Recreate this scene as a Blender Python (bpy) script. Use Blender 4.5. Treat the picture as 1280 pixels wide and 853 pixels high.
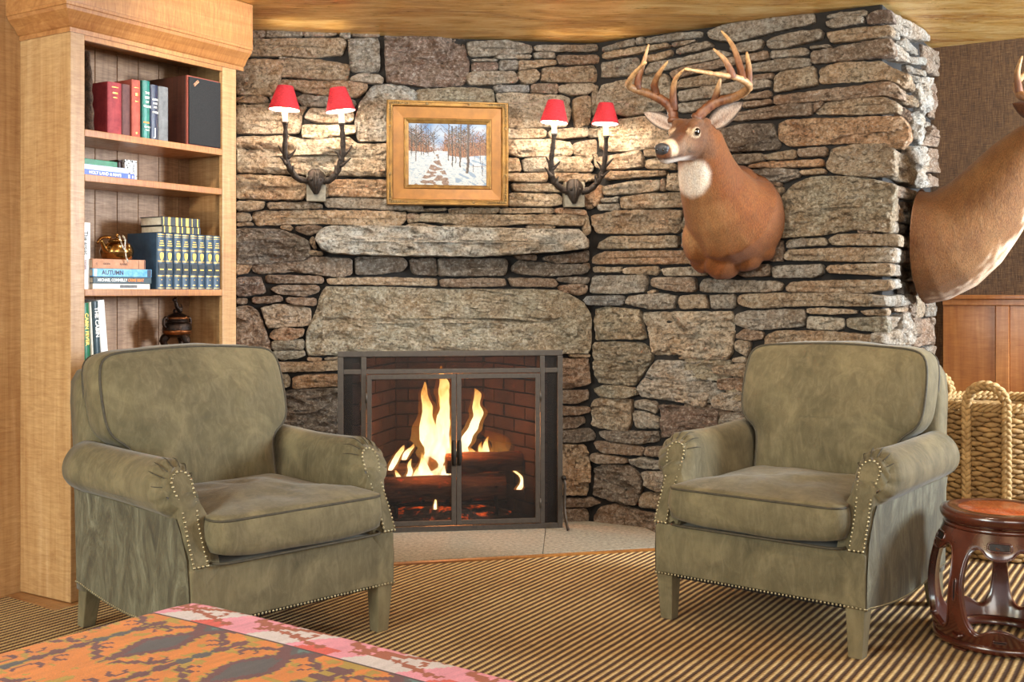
import bpy, bmesh, math, random
from mathutils import Vector, Matrix, Quaternion, noise as mnoise
for _o in list(bpy.data.objects): bpy.data.objects.remove(_o)
SC = bpy.context.scene; COL = SC.collection
# ------------------------------------------------------------ camera, light, exposure
FPX, CAMH, HORIZON = 1380.0, 1.12, 366.0        # focal length in px of a 1280 wide picture, eye height
cam_d = bpy.data.cameras.new('camera'); CAM = bpy.data.objects.new('camera', cam_d); COL.objects.link(CAM)
cam_d.sensor_width = 36.0; cam_d.lens = 36.0*FPX/1280.0
cam_d.shift_y = -(426.5-HORIZON)/1280.0
CAM.location = (0, 0, CAMH); CAM.rotation_euler = (math.radians(90), 0, 0)
cam_d.clip_start = 0.05; SC.camera = CAM
W = bpy.data.worlds.new('world'); SC.world = W; W.use_nodes = True
W.node_tree.nodes['Background'].inputs[0].default_value = (0.92, 0.96, 1.0, 1)
W.node_tree.nodes['Background'].inputs[1].default_value = 0.58
def area(name, loc, target, sx, sy, power, col):
    d = bpy.data.lights.new(name, 'AREA'); d.shape = 'RECTANGLE'; d.size = sx; d.size_y = sy
    d.energy = power; d.color = col
    o = bpy.data.objects.new(name, d); COL.objects.link(o); o.location = loc
    o.rotation_euler = (Vector(target)-Vector(loc)).to_track_quat('-Z', 'Y').to_euler()
    return o
area('window_light_left', (-3.6, -0.6, 1.75), (-0.6, 4.2, 0.9), 2.2, 1.6, 180, (0.84, 0.97, 0.95))
area('window_light_right', (4.7, 3.5, 1.8), (1.85, 5.0, 1.75), 1.2, 1.2, 150, (0.80, 0.91, 1.0)).data.spread = math.radians(95)
area('fill_light_back', (1.2, -2.2, 1.9), (0.2, 5.0, 1.0), 2.6, 1.4, 80, (1.0, 0.95, 0.88))  # unseen area light added behind the camera as soft fill
def downlight(loc, target, power, cone=120):
    d = bpy.data.lights.new('ceiling_downlight', 'SPOT'); d.energy = power; d.color = (1.0, .90, .75); d.spot_size = math.radians(cone); d.spot_blend = .9; d.shadow_soft_size = .05
    o = bpy.data.objects.new('ceiling_downlight', d); COL.objects.link(o); o.location = loc
    o.rotation_euler = (Vector(target)-Vector(loc)).to_track_quat('-Z', 'Y').to_euler()
for _l, _t, _p in (((-.85, 3.75, 2.31), (-1.0, 5.1, 1.3), 46), ((.25, 3.75, 2.31), (.35, 5.2, 1.3), 46), ((.95, 3.1, 2.31), (1.25, 4.75, 1.2), 50), ((-.2, 2.2, 2.31), (0, 3.2, 0), 30)):
    downlight(_l, _t, _p)
SC.view_settings.view_transform = 'Standard'; SC.view_settings.look = 'None'
SC.view_settings.gamma = 1.0; SC.view_settings.use_curve_mapping = False
SC.view_settings.exposure = 0.6
# ------------------------------------------------------------ helpers
R = math.radians
def hx(h, a=1.0):
    h = h.lstrip('#'); v = [int(h[i:i+2], 16)/255 for i in (0, 2, 4)]
    return tuple([(c/12.92 if c <= .04045 else ((c+.055)/1.055)**2.4) for c in v]+[a])
def ray(px, py): return Vector(((px-640)/FPX, 1.0, (HORIZON-py)/FPX))
def tag(o, label=None, cat=None, group=None, kind=None):
    for k, v in (('label', label), ('category', cat), ('group', group), ('kind', kind)):
        if v: o[k] = v
    return o
def thing(name, label, cat, loc=(0, 0, 0), rz=0, group=None):
    o = bpy.data.objects.new(name, None); COL.objects.link(o); o.empty_display_size = .1
    o.location = loc; o.rotation_euler = (0, 0, rz)
    return tag(o, label, cat, group)
def mesh(name, vs, fs, mat=None, parent=None, smooth=True, loc=None):
    me = bpy.data.meshes.new(name); me.from_pydata([tuple(v) for v in vs], [], fs); me.validate()
    return link(name, me, mat, parent, smooth, loc)
def link(name, me, mat=None, parent=None, smooth=True, loc=None):
    if mat: me.materials.append(mat)
    if smooth: me.polygons.foreach_set('use_smooth', [True]*len(me.polygons))
    o = bpy.data.objects.new(name, me); COL.objects.link(o)
    if parent: o.parent = parent
    if loc is not None: o.location = loc
    return o
def copy_tree(o, parent=None):
    c = o.copy(); COL.objects.link(c)
    if parent: c.parent = parent
    for ch in list(o.children): copy_tree(ch, c)
    return c
class MB:
    """collects geometry for one mesh object"""
    def __init__(s): s.v = []; s.f = []
    def add(s, vs, fs):
        n = len(s.v); s.v += [Vector(v) for v in vs]; s.f += [tuple(i+n for i in f) for f in fs]; return s
    def xf(s, m):
        s.v = [m @ v for v in s.v]; return s
    def box(s, x0, x1, y0, y1, z0, z1):
        return s.add([(x0,y0,z0),(x1,y0,z0),(x1,y1,z0),(x0,y1,z0),(x0,y0,z1),(x1,y0,z1),(x1,y1,z1),(x0,y1,z1)],
            [(0,3,2,1),(4,5,6,7),(0,1,5,4),(1,2,6,5),(2,3,7,6),(3,0,4,7)])
    def rings(s, rs, close=True, cap0=True, cap1=True):
        n = len(rs[0]); vs = [p for r in rs for p in r]; fs = []
        for i in range(len(rs)-1):
            for j in range(n if close else n-1):
                k = (j+1) % n; fs.append((i*n+j, i*n+k, (i+1)*n+k, (i+1)*n+j))
        if cap0: fs.append(tuple(range(n-1, -1, -1)))
        if cap1: fs.append(tuple((len(rs)-1)*n+j for j in range(n)))
        return s.add(vs, fs)
    def lathe(s, prof, n=32, c=(0, 0, 0), cap=True):
        c = Vector(c)
        return s.rings([[c+Vector((r*math.cos(2*math.pi*j/n), r*math.sin(2*math.pi*j/n), z)) for j in range(n)] for r, z in prof], True, cap, cap)
    def tube(s, path, rad, n=10, up=None, flat=1.0, cap=True):
        path = [Vector(p) for p in path]; m = len(path); rs = []
        rad = rad if isinstance(rad, (list, tuple)) else [rad]*m
        prev = None
        for i in range(m):
            t = (path[min(i+1, m-1)]-path[max(i-1, 0)]).normalized()
            if prev is None:
                u = Vector(up) if up else (Vector((0, 0, 1)) if abs(t.z) < .9 else Vector((1, 0, 0)))
            else: u = prev
            u = (u-t*u.dot(t))
            u = u.normalized() if u.length > 1e-6 else t.orthogonal().normalized()
            prev = u; w = t.cross(u)
            rs.append([path[i]+(u*math.cos(2*math.pi*j/n)+w*math.sin(2*math.pi*j/n)*flat)*rad[i] for j in range(n)])
        return s.rings(rs, True, cap, cap)
    def ball(s, c, r, n=12, sc=(1, 1, 1)):
        c = Vector(c); m = max(4, n//2+1); rs = []
        for i in range(m+1):
            a = math.pi*(i/m); a = min(max(a, .02), math.pi-.02)
            rs.append([c+Vector((r*sc[0]*math.sin(a)*math.cos(2*math.pi*j/n), r*sc[1]*math.sin(a)*math.sin(2*math.pi*j/n), -r*sc[2]*math.cos(a))) for j in range(n)])
        return s.rings(rs)
    def build(s, name, mat=None, parent=None, smooth=True, bevel=0, seg=2, sub=0, loc=None, disp=None):
        me = bpy.data.meshes.new(name); me.from_pydata([tuple(v) for v in s.v], [], s.f)
        if bevel or sub:
            bm = bmesh.new(); bm.from_mesh(me)
            bmesh.ops.recalc_face_normals(bm, faces=bm.faces)
            if bevel: bmesh.ops.bevel(bm, geom=[e for e in bm.edges if len(e.link_faces) == 2 and e.calc_face_angle() > .5], offset=bevel, segments=seg, profile=.6, affect='EDGES', clamp_overlap=True)
            if sub: bmesh.ops.subdivide_edges(bm, edges=bm.edges, cuts=sub, use_grid_fill=True, smooth=1.0)
            bm.to_mesh(me); bm.free()
        else:
            bm = bmesh.new(); bm.from_mesh(me); bmesh.ops.recalc_face_normals(bm, faces=bm.faces); bm.to_mesh(me); bm.free()
        if disp:
            for v in me.vertices: v.co = disp(v.co)
        return link(name, me, mat, parent, smooth, loc)
def box(name, mat, parent, x0, x1, y0, y1, z0, z1, bevel=.003, smooth=False):
    return MB().box(x0, x1, y0, y1, z0, z1).build(name, mat, parent, smooth, bevel, 2)
def apply_mods(o, *mods):
    """bake modifiers into the object's mesh"""
    for typ, kw in mods:
        m = o.modifiers.new(typ, typ)
        for k, v in kw.items(): setattr(m, k, v)
    bpy.context.view_layer.update()
    dg = bpy.context.evaluated_depsgraph_get()
    me = bpy.data.meshes.new_from_object(o.evaluated_get(dg), depsgraph=dg)
    old = o.data; o.modifiers.clear(); o.data = me
    me.polygons.foreach_set('use_smooth', [True]*len(me.polygons))
    bpy.data.meshes.remove(old)
    return o
def crom(pts, n=8):
    """Catmull-Rom through points (tuples of any length)"""
    P = [pts[0]]+list(pts)+[pts[-1]]; out = []
    for i in range(1, len(P)-2):
        for k in range(n):
            t = k/n; a, b, c, d = P[i-1], P[i], P[i+1], P[i+2]
            out.append(tuple(.5*((2*b[q])+(-a[q]+c[q])*t+(2*a[q]-5*b[q]+4*c[q]-d[q])*t*t+(-a[q]+3*b[q]-3*c[q]+d[q])*t**3) for q in range(len(b))))
    out.append(tuple(pts[-1])); return out
def nz(p, s=1.0, o=0.0): return mnoise.noise(Vector(p)*s+Vector((o, o*1.7, -o)))
# ------------------------------------------------------------ materials
class NM:
    def __init__(s, name):
        s.m = bpy.data.materials.new(name); s.m.use_nodes = True; s.t = s.m.node_tree
        s.b = s.t.nodes['Principled BSDF']; s.out = s.t.nodes['Material Output']
    def n(s, typ, **kw):
        nd = s.t.nodes.new(typ)
        for k, v in kw.items(): setattr(nd, k, v)
        return nd
    def put(s, sock, v):
        if hasattr(v, 'is_output'): s.t.links.new(v, sock)
        elif v is not None: sock.default_value = v
    def set(s, **kw):
        for k, v in kw.items(): s.put(s.b.inputs[k.replace('_', ' ')], v)
        return s
    def coord(s, kind='Object', scale=(1, 1, 1), rot=(0, 0, 0), rnd=0):
        tc = s.n('ShaderNodeTexCoord'); v = tc.outputs[kind]
        if rnd:
            oi = s.n('ShaderNodeObjectInfo'); ml = s.n('ShaderNodeMath', operation='MULTIPLY'); s.put(ml.inputs[0], oi.outputs['Random']); ml.inputs[1].default_value = rnd
            ad = s.n('ShaderNodeVectorMath', operation='ADD'); s.put(ad.inputs[0], v); s.put(ad.inputs[1], ml.outputs[0]); v = ad.outputs[0]
        mp = s.n('ShaderNodeMapping'); s.put(mp.inputs['Vector'], v); mp.inputs['Scale'].default_value = scale; mp.inputs['Rotation'].default_value = rot
        return mp.outputs[0]
    def noise(s, vec, scale=5, detail=4, rough=.6, dist=0, typ='FBM'):
        nd = s.n('ShaderNodeTexNoise'); s.put(nd.inputs['Vector'], vec); nd.inputs['Scale'].default_value = scale
        nd.inputs['Detail'].default_value = detail; nd.inputs['Roughness'].default_value = rough; nd.inputs['Distortion'].default_value = dist
        return nd.outputs[0]
    def wave(s, vec, scale=5, dist=0, detail=2, dscale=1, axis='X', prof='SIN'):
        nd = s.n('ShaderNodeTexWave', bands_direction=axis, wave_profile=prof); s.put(nd.inputs['Vector'], vec)
        nd.inputs['Scale'].default_value = scale; nd.inputs['Distortion'].default_value = dist; nd.inputs['Detail'].default_value = detail; nd.inputs['Detail Scale'].default_value = dscale
        return nd.outputs['Fac']
    def voro(s, vec, scale=5, feature='F1', out='Distance'):
        nd = s.n('ShaderNodeTexVoronoi', feature=feature); s.put(nd.inputs['Vector'], vec); nd.inputs['Scale'].default_value = scale
        return nd.outputs[out]
    def ramp(s, fac, stops, interp='LINEAR'):
        nd = s.n('ShaderNodeValToRGB'); s.put(nd.inputs[0], fac); cr = nd.color_ramp; cr.interpolation = interp
        while len(cr.elements) < len(stops): cr.elements.new(1)
        for e, (p, c) in zip(cr.elements, stops):
            e.position = p; e.color = c if len(c) == 4 else (*c, 1)
        return nd.outputs[0]
    def mr(s, v, a=0, b=1, c=0, d=1):
        nd = s.n('ShaderNodeMapRange'); s.put(nd.inputs[0], v)
        for i, q in enumerate((a, b, c, d)): nd.inputs[i+1].default_value = q
        return nd.outputs[0]
    def math(s, op, a, b=None):
        nd = s.n('ShaderNodeMath', operation=op); s.put(nd.inputs[0], a)
        if b is not None: s.put(nd.inputs[1], b)
        return nd.outputs[0]
    def mix(s, fac, a, b, mode='MIX'):
        nd = s.n('ShaderNodeMix', data_type='RGBA', blend_type=mode); s.put(nd.inputs[0], fac); s.put(nd.inputs[6], a); s.put(nd.inputs[7], b)
        return nd.outputs[2]
    def bump(s, h, strength=.5, dist=.01, prev=None):
        nd = s.n('ShaderNodeBump'); s.put(nd.inputs['Height'], h); nd.inputs['Strength'].default_value = strength; nd.inputs['Distance'].default_value = dist
        if prev is not None: s.put(nd.inputs['Normal'], prev)
        return nd.outputs[0]
    def sep(s, v):
        nd = s.n('ShaderNodeSeparateXYZ'); s.put(nd.inputs[0], v); return nd.outputs
    def comb(s, x, y, z):
        nd = s.n('ShaderNodeCombineXYZ'); s.put(nd.inputs[0], x); s.put(nd.inputs[1], y); s.put(nd.inputs[2], z); return nd.outputs[0]
def plain(name, c, rough=.5, metal=0, **kw):
    m = NM(name); m.set(Base_Color=hx(c), Roughness=rough, Metallic=metal, **kw); return m.m
def speck(name, c1, c2, scale=20, rough=.6, metal=0, bump=.2, bscale=None, dist=.004, **kw):
    """plain surface with soft mottling and fine relief"""
    m = NM(name); v = m.coord()
    f = m.noise(v, scale, 5, .65)
    m.set(Base_Color=m.ramp(f, [(.3, hx(c1)), (.7, hx(c2))]), Roughness=rough, Metallic=metal, **kw)
    if bump: m.put(m.b.inputs['Normal'], m.bump(m.noise(v, bscale or scale*3, 6, .7), bump, dist))
    return m.m
def wood(name, c1, c2, c3, grain='Z', curl=.5, rough=.38, coat=.15, fine=1.0):
    """figured timber: long grain along the axis plus cross figure"""
    m = NM(name); sc = {'X': (.35, 6, 6), 'Y': (6, .35, 6), 'Z': (6, 6, .35)}[grain]
    cs = {'X': (9, 1.2, 1.2), 'Y': (1.2, 9, 1.2), 'Z': (1.2, 1.2, 9)}[grain]
    a = m.noise(m.coord(scale=sc, rnd=37), 6*fine, 5, .6, .6)
    b = m.noise(m.coord(scale=cs, rnd=37), 9*fine, 4, .7, 1.2)
    c = m.noise(m.coord(rnd=37), 2.0, 3, .5)
    col = m.ramp(a, [(.25, hx(c1)), (.55, hx(c2)), (.8, hx(c3))])
    col = m.mix(m.mr(b, .35, .7, 0, curl), col, hx(c1), 'MULTIPLY')
    col = m.mix(m.mr(c, .3, .7, 0, .35), col, hx(c3), 'MULTIPLY')
    m.set(Base_Color=col, Roughness=m.mr(b, .3, .7, rough-.06, rough+.1), Coat_Weight=coat, Coat_Roughness=.2)
    m.put(m.b.inputs['Normal'], m.bump(a, .08, .004))
    return m.m
MAT = {}
def stone_material(name, strata=1.0, rough=1.0):
    m = NM(name); oi = m.n('ShaderNodeObjectInfo'); v = m.coord(rnd=91)
    vs = m.coord(scale=(1.2, 1.2, 7), rot=(0, .12, 0), rnd=57)
    big = m.noise(v, 7, 6, .62, .4); st = m.noise(vs, 9, 6, .7, .8); fine = m.noise(v, 72, 5, .75); mid = m.noise(v, 26, 7, .72, .6)
    ck = m.voro(m.mix(.12, vs, m.noise(v, 14, 4, .7)), 8, 'DISTANCE_TO_EDGE')
    base = oi.outputs['Color']
    col = m.mix(m.mr(big, .36, .66), base, m.mix(1.0, base, hx('#f6dabc'), 'MULTIPLY'))
    col = m.mix(m.mr(st, .42, .7, 0, .6*strata), col, m.mix(1.0, col, hx('#c2bfbb'), 'MULTIPLY'))
    col = m.mix(m.mr(mid, .36, .68), m.mix(1.0, col, hx('#cfc6bd'), 'MULTIPLY'), m.mix(.22, col, hx('#efe7da')))
    col = m.mix(m.mr(fine, .53, .62, 0, .6), col, m.mix(.6, col, hx('#ece5d8')))
    col = m.mix(m.mr(fine, .49, .38, 0, .85), col, hx('#66584a'))
    col = m.mix(m.mr(ck, .0, .02, .55, 0), col, hx('#30271f'))  # dark crack lines, relief contrast baked into the colour
    m.set(Base_Color=col, Roughness=.8)
    m.b.inputs['Specular IOR Level'].default_value = .3
    h1 = m.math('ADD', m.math('MULTIPLY', mid, .7), m.math('MULTIPLY', st, .6*strata))
    h1 = m.math('ADD', h1, m.mr(ck, 0, .06, -.25, 0))
    h1 = m.math('ADD', h1, m.math('MULTIPLY', m.noise(v, 58, 4, .7, .3), .35))
    n1 = m.bump(h1, 1.0, .105*rough)
    m.put(m.b.inputs['Normal'], m.bump(fine, 1.0, .016*rough, n1))
    return m.m
MAT['stone'] = stone_material('field_stone')
MAT['mortar'] = speck('dark_mortar', '#0f0c0a', '#211b16', 14, .95, 0, .6, 40)
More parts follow.
